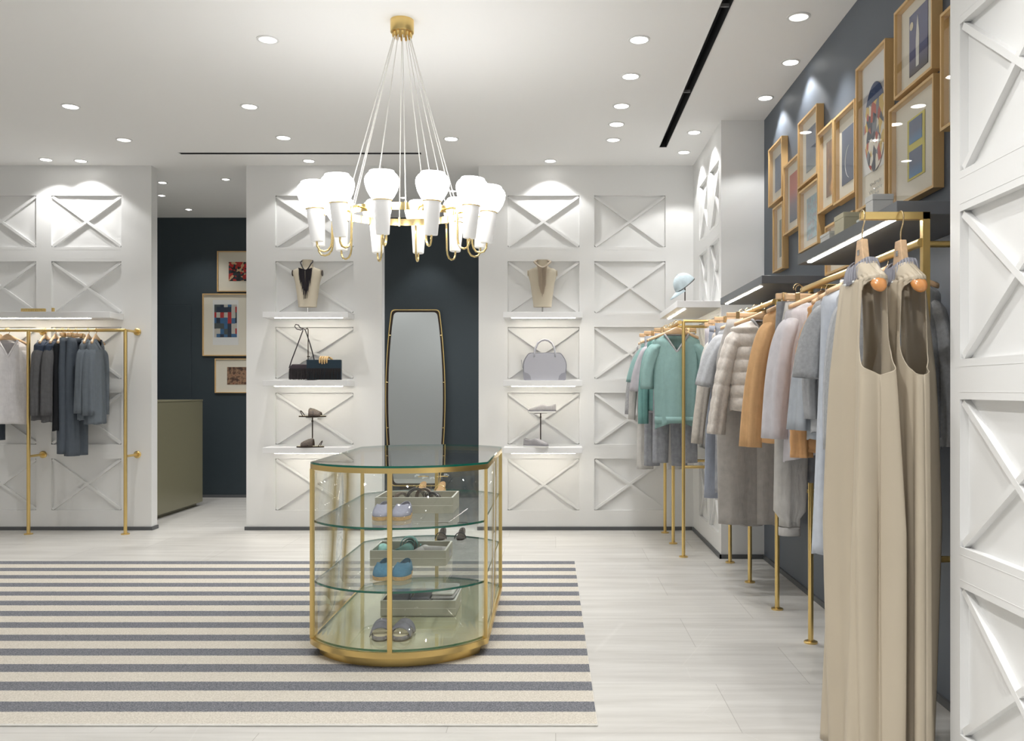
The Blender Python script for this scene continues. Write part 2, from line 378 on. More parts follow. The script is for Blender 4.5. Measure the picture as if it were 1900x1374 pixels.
for px, py, lb, kw in (
    (497, 73, 'round recessed downlight left of the chandelier canopy, nearest the viewer', dict(dim=True)),
    (1186, 73, 'round recessed downlight nearest the viewer left of the long air slot', {}),
    (1170, 141, 'round recessed downlight left of the air slot, second from the viewer', {}),
    (1153, 196, 'round recessed downlight left of the air slot, third from the viewer', {}),
    (1144, 230, 'round recessed downlight by the far end of the long air slot', {}),
    (1138, 259, 'glinting gimbal downlight beyond the end of the long air slot', dict(dim=True)),
    (131, 197, 'round recessed downlight at the far left of the ceiling', {}),
    (463, 197, 'round recessed downlight between the left wall unit and the chandelier cords', {}),
    (230, 259, 'tilted gimbal downlight before the left wall, throwing light aside', dict(dim=True)),
    (526, 255, 'round recessed downlight above the thin air slot, left of the chandelier', {}),
    (837, 257, 'round recessed downlight right of the chandelier cords', {}),
    (1482, 31, 'glinting downlight in the ceiling over the two long beige dresses', dict(dim=True)),
    (1467, 115, 'round recessed downlight above the tallest picture on the slate wall', dict(wash=True)),
    (1420, 181, 'round recessed downlight above the farthest pictures on the slate wall', dict(wash=True)),
    (1288, 245, 'round recessed downlight before the white return wall, nearer one', dict(wash=True)),
    (1269, 282, 'round recessed downlight before the white return wall, farther one', dict(wash=True)),
    (150, 298, 'wall washer downlight above the left clothes rail', dict(wash=True)),
    (573, 298, 'wall washer downlight above the shelf column with the dark necklace', dict(wash=True)),
    (1021, 298, 'wall washer downlight above the shelf column with the grey handbag', dict(wash=True))):
    x, y = cpx(px, py); w = kw.pop('wash', False)
    if w: kw.update(size=112, blend=.25, power=SPOT_W * .36, r=.05)
    downlight(x, y, lb, **kw)
# unseen downlights added behind the viewer, overhead and at the left for room light
for (x, y) in [(-5.9, 7.2), (-5.9, 5.6), (-4.2, 5.4), (-2.4, 4.0), (-.6, 3.6), (-5.9, 3.6), (-4.2, 3.6), (.45, 3.4), (-5.9, 1.6), (-4.0, 1.6), (-2.2, 1.8), (-.5, 1.6), (.5, .9), (-4.0, -.4), (-2.2, -.4), (-.5, -.6), (.75, 2.5), (.75, 1.7), (.75, .9), (-.3, 2.5), (-.9, 2.6), (.3, -.4), (-5.9, -.4), (-3.0, 2.7)]:
    downlight(x, y, 'round recessed ceiling downlight added out of view to light the room', group='downlights added out of view')
for (x, y, lb) in ((-4.9, 8.55, 'wall washer downlight at the left edge above the clothes rail'),):
    downlight(x, y, lb, size=112, blend=.25, power=SPOT_W * .36, r=.05)
# two unseen gimbal lamps added overhead to brighten the white panelled wall beside the viewer
for (x, y) in ((-.35, 2.05), (-.35, .9)):
    downlight(x, y, 'gimbal downlight added out of view to brighten the near panelled wall', group='downlights added out of view', power=SPOT_W * 1.9, size=85, blend=.9, tilt=(R(4), R(-40), 0))
# back-room star lamps
for px, py, lb in ((300, 362, 'small star-bright spotlight in the back room ceiling beside the doorway edge'), (350, 388, 'small star-bright spotlight in the back room ceiling, farthest of three'),
                   (419, 332, 'small star-bright spotlight in the back room ceiling, nearest of three'), (748, 366, 'small spotlight in the ceiling of the mirror niche')):
    x, y = cpx(px, py)
    downlight(x, y, lb, dim=True, r=.04, power=SPOT_W * .5, size=100, group='spotlights in the back room ceiling')
for (x, y) in ((-2.5, 9.7), (-.3, 9.7), (-4.2, 9.5), (-1.15, 9.9)):  # added lamps, brightening the back room and the rear of the panelled wall
    downlight(x, y, 'small recessed light added to brighten the back room', r=.04, power=SPOT_W * 1.4, size=125, group='added back room lights')
downlight(-1.64, 11.0, 'small wall washer downlight over the leaning mirror', r=.04, power=SPOT_W * .6, size=80, blend=.5)
# ================================================================== SHELVES
def wall_shelf(name, label, loc, L, D, H, m, ledm, axis='x', led_in=(.10, .06), group=None, ledoff=.02):
    """origin = wall-side bottom left; axis x: runs along +x, sticks out to -y; axis y: runs along +y, sticks out to -x"""
    t = thing(name, label, 'shelf', loc, group=group)
    def bb(mb, a, b, c, d, e, f):
        if axis == 'x': mb.box(a, b, -d, -c, e, f)
        else: mb.box(-d, -c, a, b, e, f)
        return mb
    bb(MB(), 0, L, 0, D, 0, H).build('board', m, t, bevel=.002)
    bb(MB(), led_in[0], L - led_in[1], D - ledoff - .018, D - ledoff, -.004, .0005).build('led_strip', ledm, t)
    # the strip's own light
    l = bpy.data.lights.new('led_light', 'AREA'); l.shape = 'RECTANGLE'; l.color = (1, .90, .74)
    return t
shelves = {}
g = 'white shelves of the panelled columns'
for k, (z, nm) in enumerate(((2.078, 'top'), (1.422, 'middle'), (.777, 'lowest'))):
    wl = {'top': 'that carries the dark fringed necklace bust', 'middle': 'that carries the two fringed clutch bags', 'lowest': 'that carries the dark sandal stand'}[nm]
    wr = {'top': 'that carries the bust with the chain bib', 'middle': 'that carries the grey handbag', 'lowest': 'that carries the grey slip-on shoe stand'}[nm]
    wall_shelf('wall_shelf', 'white lit wall shelf ' + wl, (-2.81, YB, z), .82, .265, .055, 'shelfwhite', 'led', led_in=(.11, .06), group=g)
    wall_shelf('wall_shelf', 'white lit wall shelf ' + wr, (-.503, YB, z), .76, .265, .055, 'shelfwhite', 'led', led_in=(.08, .07), group=g)
wall_shelf('wall_shelf', 'long white lit shelf over the left clothes rail', (-6.2, YB, 2.075), 1.93, .265, .06, 'shelfwhite', 'led', led_in=(.05, .20))
wall_shelf('wall_shelf', 'white lit shelf on the return wall under the cap', (1.36, 7.33, 2.065), 1.22, .36, .055, 'shelfwhite', 'led', 'y', led_in=(.12, .06), ledoff=.07)
wall_shelf('wall_shelf', 'slate shelf over the middle clothes rail', (1.714, 5.65, 2.062), 1.42, .404, .052, 'shelfdark', 'ledcool', 'y', led_in=(.15, .10), ledoff=.02)
wall_shelf('wall_shelf', 'slate shelf over the near clothes rail, nearest the viewer', (1.714, 3.415, 2.062), 1.40, .404, .052, 'shelfdark', 'ledcool', 'y', led_in=(.08, .12), ledoff=.02)
# ================================================================== CLOTHES RAILS
def flange(c, n, r=.034, t_=.012):
    c = Vector(c); n = Vector(n)
    return MB().tube([c, c + n * t_ * .7, c + n * t_], [r, r, r * .8], 20)
def side_rack(label, loc, rx, length, posts, wallx, railx):
    t = thing('clothes_rail', label, 'clothes rail', loc)   # local: x from the post line, y along
    MB().tube([(railx, -.01, 1.945), (railx, length + .01, 1.945)], .0165, 14).build('rail', 'gold', t, smooth='auto')
    for y in posts:
        MB().tube([(0, y, .01), (0, y, 1.955)], .0145, 14).build('post', 'gold', t, smooth='auto')
        flange((0, y, 0), (0, 0, 1), .037).build('floor_flange', 'gold', t, smooth='auto')
        for z in (1.955, .747):
            MB().tube([(0, y, z), (wallx, y, z)], .0125, 12).build('wall_bar', 'gold', t, smooth='auto')
            flange((wallx, y, z), (-1, 0, 0), .028).build('wall_flange', 'gold', t, smooth='auto')
    return t
side_rack('brass clothes rail at the far right corner, holding the teal sweater', (1.06, 7.375, 0), 0, 1.245, (0, .645, 1.245), .30, -.03)
side_rack('brass clothes rail in the middle of the slate wall, holding the quilted jacket', (1.40, 5.62, 0), 0, 1.52, (0, .79, 1.52), .314, -.018)
rk = side_rack('brass clothes rail nearest the viewer, with square front post', (1.40, 3.37, 0), 0, 1.59, (1.51,), .314, -.018)
MB().bar((0, 0, 0), (0, 0, 2.06), .028, .028, (0, 1, 0)).build('post', 'gold', rk, bevel=.001, label='square brass front post')
MB().box(-.245, .014, -.014, .014, 2.032, 2.06).build('hanging_arm', 'gold', rk, bevel=.001)
for z in (1.94, .747):
    MB().tube([(0, 0, z), (.314, 0, z)], .0125, 12).build('wall_bar', 'gold', rk, smooth='auto')
    flange((.314, 0, z), (-1, 0, 0), .028).build('wall_flange', 'gold', rk, smooth='auto')
flange((0, 0, 0), (0, 0, 1), .037).build('floor_flange', 'gold', rk, smooth='auto')
# left rack, parallel to the back wall
lr = thing('clothes_rail', 'brass clothes rail along the panelled back wall at the left', 'clothes rail', (-5.06, 8.536, 0))
MB().tube([(-1.1, 0, 1.957), (.93, 0, 1.957)], .015, 14).build('rail', 'gold', lr, smooth='auto')
for x in (-.95, 0, .93):
    MB().tube([(x, 0, .01), (x, 0, 1.955)], .0165, 14).build('post', 'gold', lr, smooth='auto')
    flange((x, 0, 0), (0, 0, 1), .04).build('floor_flange', 'gold', lr, smooth='auto')
    for z in (1.957, .747):
        MB().tube([(x, 0, z), (x, .235, z)], .0125, 12).build('wall_bar', 'gold', lr, smooth='auto')
        flange((x, .25, z), (0, -1, 0), .035, .02).build('wall_flange', 'gold', lr, smooth='auto')
# ================================================================== RUG
rug = MB().box(-5.2, .152, 3.67, 7.15, 0, .011).build('rug', 'rug'); rug.data.transform(Matrix.Translation((0, 0, 0)))
tag(rug, 'large grey and cream striped flat-woven rug on the stone floor', 'rug')
for v in rug.data.vertices:
    if v.co.x > 0 and v.co.y < 4: v.co.x = .172
M['binding'] = cloth('rug_binding', (228, 226, 220))
MB().tube([(-5.2, 7.15, .006), (.152, 7.15, .006), (.172, 3.67, .006), (-5.2, 3.67, .006)], .0052, 6).build('binding', 'binding', rug, label='pale edge binding')
# ================================================================== DISPLAY CASE
def bowed(x0, x1, y0, y1, sag, n=24, inset=0):
    """plan outline with bowed short ends; y0,y1 corner depths"""
    x0 += inset; x1 -= inset; c = (x0 + x1) / 2; h = (x1 - x0) / 2; y0 += inset * .3; y1 -= inset * .3; sag -= inset * .7
    Rr = (h * h + sag * sag) / (2 * sag); a0 = math.asin(h / Rr); pts = []
    for i in range(n + 1):
        a = -a0 + 2 * a0 * i / n; pts.append((c + Rr * math.sin(a), y0 - sag + Rr - Rr * math.cos(a)))
    for i in range(n + 1):
        a = a0 - 2 * a0 * i / n; pts.append((c + Rr * math.sin(a), y1 + sag - Rr + Rr * math.cos(a)))
    return pts
CX, CY = -.818, 5.25
vx0, vx1, vy0, vy1, sag = -1.282 - CX, -.355 - CX, 4.648 - CY, 5.86 - CY, .27
case = thing('display_case', 'glass display case with brass frame and bowed ends, standing on the rug', 'display case', (CX, CY, .011))
def slab(name, mat, z0, z1, inset, **kw):
    return MB().prism(bowed(vx0, vx1, vy0, vy1, sag, inset=inset), z0, z1, lambda u, v, h: (u, v, h)).build(name, mat, case, smooth='auto', **kw)
def band(name, mat, z0, z1, ins0, ins1, parent=None):
    a = bowed(vx0, vx1, vy0, vy1, sag, inset=ins0); b = bowed(vx0, vx1, vy0, vy1, sag, inset=ins1); n = len(a); mb = MB()
    mb.v = [(*p, z0) for p in a] + [(*p, z1) for p in a] + [(*p, z1) for p in b] + [(*p, z0) for p in b]
    for i in range(n):
        j = (i + 1) % n
        for k in range(4): mb.f.append((k * n + i, k * n + j, ((k + 1) % 4) * n + j, ((k + 1) % 4) * n + i))
    return mb.build(name, mat, parent or case, smooth='auto')
slab('plinth', 'plinth', 0, .052, .045)
slab('deck', 'deck', .053, .080, .0, bevel=.002, label='champagne metal deck')
band('base_rail', 'gold', .052, .082, -.0015, .012)
band('top_rail', 'gold', .964, .990, -.0005, .014)
tp = MB().prism(bowed(vx0, vx1, vy0, vy1, sag, inset=.002), .9905, 1.001, lambda u, v, h: (u, v, h)).build('glass_top', 'shelfglass', case, smooth='auto')
band('glass_edge', 'gedge', .9905, 1.0008, .0005, .0018, tp)
for z, nm in ((.689, 'upper'), (.374, 'lower'), (.0865, 'base')):
    sh = MB().prism(bowed(vx0, vx1, vy0, vy1, sag, inset=.022), z - .0055, z + .0055, lambda u, v, h: (u, v, h)).build('glass_shelf', 'shelfglass', case, smooth='auto')
    band('glass_edge', 'gedge', z - .0053, z + .0053, .0195, .0215, sh)
# vertical panes: bowed front, bowed back, two straight sides
def pane(pts, name='glass_pane'):
    mb = MB(); n = len(pts); mb.v = [(*p, .082) for p in pts] + [(*p, .964) for p in pts]
    for i in range(n - 1): mb.f.append((i, i + 1, n + i + 1, n + i))
    return mb.build(name, 'glass', case, smooth=True, solid=.005)
ol = bowed(vx0, vx1, vy0, vy1, sag, inset=.008)
pane(ol[:25]); pane(ol[25:]); pane([ol[24], ol[25]]); pane([ol[49], ol[0]])
ins = bowed(vx0, vx1, vy0, vy1, sag, inset=.009)
for i, wdt in ((0, .022), (12, .023), (24, .016), (25, .022), (37, .023), (49, .022)):
    x, y = ins[i]; MB().box(x - wdt / 2, x + wdt / 2, y - .009, y + .009, .08, .966).build('upright', 'gold', case, bevel=.001)
# ================================================================== CHANDELIER
ch = thing('chandelier', 'brass ring chandelier with twelve lit opal glass goblet shades on long white cords', 'chandelier', (-.92, 5.33, ZC))
MB().lathe([(.001, 0), (.070, 0), (.070, -.072), (.067, -.076), (.001, -.076)], n=36, cap=False).build('canopy', 'gold', ch, smooth='auto')
RX = Vector((-.925 + .92, 5.363 - 5.33, 2.447 - ZC)); tx, ty = .051, .015
T = Matrix(((1, 0, 0), (0, 1, 0), (ty, tx, 1)))      # the wheel hangs very slightly out of level
def rp(r, ang, z): return RX + T @ Vector((r * math.cos(ang), r * math.sin(ang), z))
rg = MB(); rings = []
for i in range(72):
    a = 2 * PI * i / 72; rings.append([rp(.334, a, -.025), rp(.340, a, -.025), rp(.340, a, .018), rp(.334, a, .018)])
rg.loft(rings, closed=True).build('ring', 'goldpol', ch, smooth='auto')
for k in range(12):
    a = R(27.9 + 30 * k); ca = R(42.9 + 30 * k)
    top = Vector((.052 * math.cos(ca), .052 * math.sin(ca), -.105)); end = rp(.337, a + R(15), .02)
    MB().tube([top + Vector((0, 0, .025)), top + Vector((0, 0, .012)), top], [.008, .008, .005], 8).build('cord_grip', 'gold', ch)
    MB().tube([top, end], .0032, 6).build('cord', 'cord', ch)
    MB().tube([end + Vector((0, 0, .006)), end - Vector((0, 0, .05))], .006, 8).build('cord_socket', 'goldpol', ch)
    # arm: out from the ring, down between ring and cup, hooking up into the cup foot
    arm = [rp(.336, a, 0), rp(.38, a, .002), rp(.405, a, -.004), rp(.418, a, -.02), rp(.420, a, -.05), rp(.424, a, -.185), rp(.430, a, -.212), rp(.446, a, -.234), rp(.470, a, -.242), rp(.494, a, -.236), rp(.508, a, -.215), rp(.511, a, -.185)]
    ar = MB().tube(arm, .0062, 8).build('arm', 'goldpol', ch, smooth=True)
    # shade leaning a little outwards
    base = rp(.522, a, 0); lean = Matrix.Rotation(R(4.5), 3, Vector((-math.sin(a), math.cos(a), 0)))
    sh = MB().lathe([(.0515, .002), (.066, .020), (.083, .052), (.0925, .086), (.094, .108), (.090, .124), (.080, .138), (.070, .147), (.0665, .156), (.064, .158), (.03, .159), (.001, .159)], c=base, n=28, mat=lean).build('shade', 'globe', ch, smooth=True, label='glowing white opal globe')
    MB().lathe([(.052, -.002), (.054, 0), (.054, .003), (.052, .004)], c=base, n=28, mat=lean).build('collar', 'goldpol', sh, smooth=True)
    MB().lathe([(.001, -.186), (.034, -.186), (.036, -.182), (.0485, -.004), (.047, -.002)], c=base, n=28, mat=lean, cap=False).build('cup', 'cup', sh, smooth='auto', label='frosted white tapering cup')
# ================================================================== MIRROR
def rounded_poly(pts, r, n=5):
    out = []; k = len(pts)
    for i in range(k):
        p0, p1, p2 = Vector(pts[i - 1]), Vector(pts[i]), Vector(pts[(i + 1) % k])
        a = (p0 - p1).normalized(); b = (p2 - p1).normalized(); rr = r[i] if hasattr(r, '__len__') else r
        for j in range(n + 1):
            t = j / n; q = (1 - t) ** 2 * (p1 + a * rr) + 2 * t * (1 - t) * p1 + t * t * (p1 + b * rr); out.append((q.x, q.y))
    return out
mx_, mz0, mz1 = -1.79, .19, 2.375
mir = thing('mirror', 'tall gilt-edged mirror with bulging sides leaning on the dark niche wall', 'mirror', (mx_, 11.36, 0))
def mpoly(g):
    H = mz1 - mz0; L = []; Rr = []
    for i in range(1, 12):
        t = i / 12; w = .275 + .075 * math.sin(PI * t) ** .8 + g; L.append((-w, mz0 + H * t)); Rr.append((w, mz0 + H * t))
    return rounded_poly([(-.275 - g, mz0 - g)] + [(.275 + g, mz0 - g)] + Rr + [(.275 + g, mz1 + g)] + [(-.275 - g, mz1 + g)] + L[::-1], [.05, .05] + [.02] * 11 + [.05, .05] + [.02] * 11)
fm = lambda u, v, h: (u, h, v)
MB().prism(mpoly(0), -.0, .012, fm).build('mirror_glass', 'mirror', mir)
def mring(g0, g1, h0, h1, nm, mt):
    a, b = mpoly(g0), mpoly(g1); n = len(a); mb = MB()
    mb.v = [fm(*p, h0) for p in a] + [fm(*p, h0) for p in b] + [fm(*p, h1) for p in b] + [fm(*p, h1) for p in a]
    for i in range(n):
        j = (i + 1) % n
        for k in range(4): mb.f.append((k * n + i, k * n + j, ((k + 1) % 4) * n + j, ((k + 1) % 4) * n + i))
    return mb.build(nm, mt, mir)
mring(.0, .020, -.004, .02, 'inner_frame', 'bronze'); mring(.024, .034, -.016, -.004, 'outer_rim', 'gold')
for z in (.9, 1.5 - .02, 2.08):
    for s in (-1, 1):
        w = .275 + .075 * math.sin(PI * (z - mz0) / (mz1 - mz0)) ** .8
        MB().cyl((s * (w + .005), -.008, z), (s * (w + .034), -.008, z), .007, 8).build('stud', 'goldpol', mir)
mb = MB(); mb.box(-.2, .2, -.01, .06, 0, .15 + .02); mb.build('foot_stand', 'bronze', mir)
# ================================================================== CASH DESK IN THE BACK ROOM
cd = thing('cash_desk', 'tall olive lacquered counter seen through the doorway', 'counter', (-4.9, 10.0, 0))
MB().box(-.6, .66, -.9, .68, .045, 1.25).build('body', 'olive', cd, bevel=.002)
MB().box(-.56, .60, -.86, .64, 0, .045).build('toe_kick', 'olive', cd)
MB().box(-.6, .664, -.904, .684, 1.252, 1.268).build('worktop', 'olive', cd, bevel=.002)
MB().box(.660, .662, -.9, -.14, .05, 1.245).build('side_panel', 'olive', cd)
# ================================================================== FRAMED PICTURES
def picture(label, loc, w, h, art, aw, ah, rz=0, depth=.05, fw=.013, recess=.034, extra=None, adz=0, paper=None, group='maple framed pictures on the slate wall', cat='picture'):
    """local: x along the wall, front at -y, origin at the bottom centre on the wall"""
    t = thing('framed_picture', label, cat, loc, rz, group)
    x = w / 2; mb = MB()
    for (a, b, c, d) in ((-x, -x + fw, 0, h), (x - fw, x, 0, h), (-x + fw, x - fw, 0, fw), (-x + fw, x - fw, h - fw, h)): mb.box(a, b, -depth, -.002, c, d)
    mb.build('frame', 'frame', t)
    MB().box(-x + fw, x - fw, -depth + recess, -depth + recess + .004, fw, h - fw).build('mat_board', 'board', t)
    cy = -depth + recess
    if paper: MB().box(-paper[0] / 2, paper[0] / 2, cy - .002, cy, h / 2 + adz - paper[1] / 2 - .02, h / 2 + adz + paper[1] / 2 - .02).build('paper', 'label', t)
    if art: MB().box(-aw / 2, aw / 2, cy - .004, cy - .002, h / 2 + adz - ah / 2, h / 2 + adz + ah / 2).build('print', art, t)
    if extra: extra(t, cy, h)
    MB().sheet([[(-x + fw, -depth + .006, fw), (x - fw, -depth + .006, fw)], [(-x + fw, -depth + .006, h - fw), (x - fw, -depth + .006, h - fw)]]).build('glass', 'picglass', t)
    return t
ART = lambda k, *a, **kw: ramp_art('print_' + k, *a, **kw)
def slate_pic(label, y0, y1, z0, z1, art, aw, ah, **kw):
    return picture(label, (1.714, (y0 + y1) / 2, z0), y1 - y0 - .006, z1 - z0 - .006, art, aw, ah, rz=R(-90), **kw)
A = {}
A['bluegrey'] = pbr('print_blue_grey', srgb(112, 122, 138), .7, vary=.15, vscale=7)
A['green'] = pbr('print_sage', srgb(120, 126, 112), .7, vary=.2, vscale=8)
A['sunset'] = ART('sunset', 'fall', [srgb(88, 104, 122), srgb(128, 116, 128), srgb(196, 112, 96)])
A['greyfade'] = ART('grey_fade', 'fall', [srgb(140, 150, 154), srgb(120, 128, 140), srgb(104, 112, 128)])
A['aqua'] = ART('aqua', 'noise', [srgb(120, 160, 172), srgb(160, 190, 196), srgb(150, 160, 170), srgb(190, 160, 160)], 7)
A['stripe'] = ramp_art('print_bands', 'noise', [srgb(150, 110, 70), srgb(120, 96, 80), srgb(206, 150, 80)], 2)
A['night'] = pbr('print_night_blue', srgb(92, 100, 118), .7, vary=.12, vscale=5)
A['crowd'] = ART('crowd', 'vor', [srgb(60, 64, 78), srgb(176, 74, 58), srgb(220, 214, 200), srgb(120, 124, 132), srgb(206, 176, 92)], 9)
A['yellow'] = pbr('print_yellow', srgb(206, 194, 92), .7)
A['slateblue'] = ART('slate_blue', 'fall', [srgb(90, 136, 178), srgb(98, 110, 136)])
A['dusk'] = ART('dusk', 'fall', [srgb(54, 42, 44), srgb(96, 98, 132), srgb(104, 108, 140)])
A['red'] = ART('red_black', 'vor', [srgb(24, 26, 30), srgb(176, 44, 36), srgb(40, 52, 58), srgb(206, 170, 130), srgb(196, 40, 40)], 8)
A['mosaic'] = ART('mosaic', 'grid', [srgb(30, 44, 66), srgb(176, 40, 42), srgb(52, 98, 140), srgb(190, 186, 176), srgb(70, 78, 80)], 6)
A['portrait'] = ART('portrait', 'noise', [srgb(40, 28, 24), srgb(90, 60, 44), srgb(160, 126, 96), srgb(120, 60, 44)], 5)
A['cream'] = pbr('print_cream', srgb(226, 216, 190), .7)
slate_pic('maple framed print, small blue-grey picture at the far top of the slate wall group', 6.55, 6.97, 2.81, 3.265, A['bluegrey'], .22, .26)
slate_pic('narrow maple framed print with a sage picture, lowest at the far end', 6.53, 6.83, 2.28, 2.78, A['green'], .10, .28)
slate_pic('tall maple framed print of red fading to blue, second from the far end', 6.11, 6.51, 2.51, 3.02, A['sunset'], .25, .34)
slate_pic('maple framed print fading grey with a reflected lamp, upper one of a stacked pair', 5.67, 6.12, 2.765, 3.22, A['greyfade'], .24, .28)
slate_pic('maple framed print of pale aqua marks, under the grey fading one', 5.65, 6.10, 2.32, 2.745, A['aqua'], .25, .28)
slate_pic('narrow maple framed print of brown and orange bands', 5.34, 5.66, 2.50, 3.02, A['stripe'], .13, .34)
def crescent(t, cy, h):
    mb = MB(); p = []
    for i in range(13):
        a = R(110 + 140 * i / 12); p.append((.10 * math.cos(a) + .06, .10 * math.sin(a)))
    for i in range(13):
        a = R(250 - 140 * i / 12); p.append((.105 * math.cos(a) * .82 + .052, .10 * math.sin(a) * .97))
    mb.prism(p, cy - .006, cy - .0045, lambda u, v, hh: (u - .02, hh, v + h * .42)); mb.build('crescent', 'label', t, label='white crescent')
slate_pic('maple framed print with a white crescent on night blue', 4.95, 5.335, 2.49, 3.016, A['night'], .24, .32, extra=crescent)
def oval(t, cy, h):
    pts = [(.155 * math.cos(2 * PI * i / 40), .235 * math.sin(2 * PI * i / 40)) for i in range(40)]
    MB().prism(pts, cy - .006, cy - .0045, lambda u, v, hh: (u, hh, v + h * .52)).build('oval_print', A['crowd'], t, label='colourful oval print')
    cap_ = [(p[0], p[1]) for p in pts if p[1] > .12]
    MB().prism(cap_, cy - .008, cy - .0065, lambda u, v, hh: (u, hh, v + h * .52)).build('oval_top', pbr('print_navy', srgb(40, 62, 104), .7), t)
    for k, (dz, ww) in enumerate(((-.17 - .13, .16), (-.335, .2), (-.36, .1))):
        q = [(-ww / 2 + ww * i / 24, dz + .008 * math.sin(i * 1.9 + k) * (1 + .4 * math.sin(i * .7))) for i in range(25)]
        MB().tube([(u, cy - .003, v + h * .5 + .02) for u, v in q], .0014, 5).build('script_line', 'steel', t)
slate_pic('tallest maple framed print, colourful oval with handwriting beneath', 4.49, 4.94, 2.37, 3.17, pbr('print_lilac_ground', srgb(180, 178, 182), .8), .36, .20, adz=.12, paper=(.37, .62), extra=oval)
def spire(t, cy, h):
    MB().prism([(-.012, -.12), (.02, -.12), (.024, .02), (.016, .07), (.006, .12), (-.004, .07), (-.014, .0)], cy - .006, cy - .0045, lambda u, v, hh: (u - .01, hh, v + h * .5)).build('figure', 'trayin', t)
    MB().prism([(.02 * math.cos(i * PI / 6), .02 * math.sin(i * PI / 6)) for i in range(12)], cy - .006, cy - .0045, lambda u, v, hh: (u - .075, hh, v + h * .5 + .09)).build('moon', A['cream'], t)
slate_pic('maple framed print of a dusky blue scene with a pale moon, uppermost nearest the viewer', 3.93, 4.38, 2.81, 3.245, A['dusk'], .21, .29, extra=spire)
def windows(t, cy, h):
    for z0, z1, m in ((.025, .135, A['slateblue']), (-.135, -.01, A['slateblue'])):
        MB().box(-.075, .075, cy - .006, cy - .0045, h * .5 + z0, h * .5 + z1).build('colour_field', m, t)
slate_pic('maple framed yellow print with two blue fields, nearest the viewer below', 3.916, 4.45, 2.28, 2.79, A['yellow'], .20, .29, extra=windows)
slate_pic('maple framed print half hidden by the white wall edge', 3.40, 3.855, 2.505, 3.016, A['bluegrey'], .2, .3)
slate_pic('thin maple framed print half hidden behind the near slate shelf', 4.98, 5.505, 2.09, 2.40, A['greyfade'], .10, .08)
gb = 'framed prints in the back room'
picture('thin gold framed red and black print, topmost in the back room', (-4.08, 11.45, 2.645), .54, .52, A['red'], .25, .245, depth=.03, recess=.02, fw=.01, group=gb)
picture('gold framed print of small bright squares, largest in the back room', (-4.245, 11.45, 1.82), .585, .80, A['mosaic'], .29, .42, depth=.03, recess=.02, fw=.012, adz=.05, paper=(.33, .58), group=gb)
picture('gold framed dark brown print, lowest in the back room', (-4.10, 11.45, 1.345), .56, .44, A['portrait'], .25, .225, depth=.03, recess=.02, fw=.01, group=gb)
# ================================================================== SMALL THINGS ON THE SHELVES
sg = thing('brass_block_sign', 'small brass block sign on the white shelf over the left rail', 'sign', (-5.05, 8.60, 2.135))
MB().box(-.115, .115, -.012, .012, 0, .036).build('block', 'gold', sg, bevel=.001)
for i in range(9):   # worn unreadable characters
    MB().box(-.098 + i * .022, -.086 + i * .022, -.0135, -.012, .012, .026).build('raised_mark', 'goldpol', sg)
bb_ = thing('brass_block', 'tiny upright brass block beside the brass sign', 'ornament', (-4.86, 8.60, 2.135)); MB().box(-.011, .011, -.01, .01, 0, .042).build('block', 'gold', bb_, bevel=.001); MB().box(-.012, -.006, -.011, .011, .042, .062).build('clear_tab', 'plastic', bb_)
def ring_ellipse(w, d, z, cx=0, cy=0, n=28, p=1.0):
    r = []
    for j in range(n):
        a = 2 * PI * j / n; c, s = math.cos(a), math.sin(a)
        r.append(Vector((cx + w * math.copysign(abs(c) ** p, c), cy + d * math.copysign(abs(s) ** p, s), z)))
    return r
def bust(label, loc, bib):
    t = thing('necklace_bust', label, 'display bust', loc)
    prof = [(.088, .05, .055), (.092, .054, .10), (.105, .060, .20), (.118, .066, .29), (.135, .068, .35), (.146, .064, .385), (.140, .055, .41), (.110, .048, .427), (.075, .045, .437), (.056, .044, .450), (.050, .043, .475), (.050, .043, .50), (.053, .044, .512)]
    MB().loft([ring_ellipse(w, d, z, p=.9) for w, d, z in prof]).build('torso', 'linen', t, smooth='auto')
    for s in (-1, 1): MB().lathe([(.001, 0), (.030, 0), (.030, .005), (.001, .005)], n=16, mat=Matrix.Rotation(R(90 * s), 3, 'Y'), c=(s * .141, 0, .385), cap=False).build('arm_plate', 'bronze' if bib == 'dark' else 'linen', t)
    MB().cyl((0, 0, .006), (0, 0, .06), .008, 10).build('stem', 'steel', t); MB().box(-.06, .06, -.045, .045, 0, .006).build('foot_plate', 'steel', t)
    return t
M['jet'] = pbr('jet_leather', srgb(38, 34, 40), .45); M['silverchain'] = pbr('antique_silver_chain', srgb(186, 172, 154), .45, .3)
M['cream_disc'] = pbr('cream_neck_cap', (.82, .8, .76), .5)
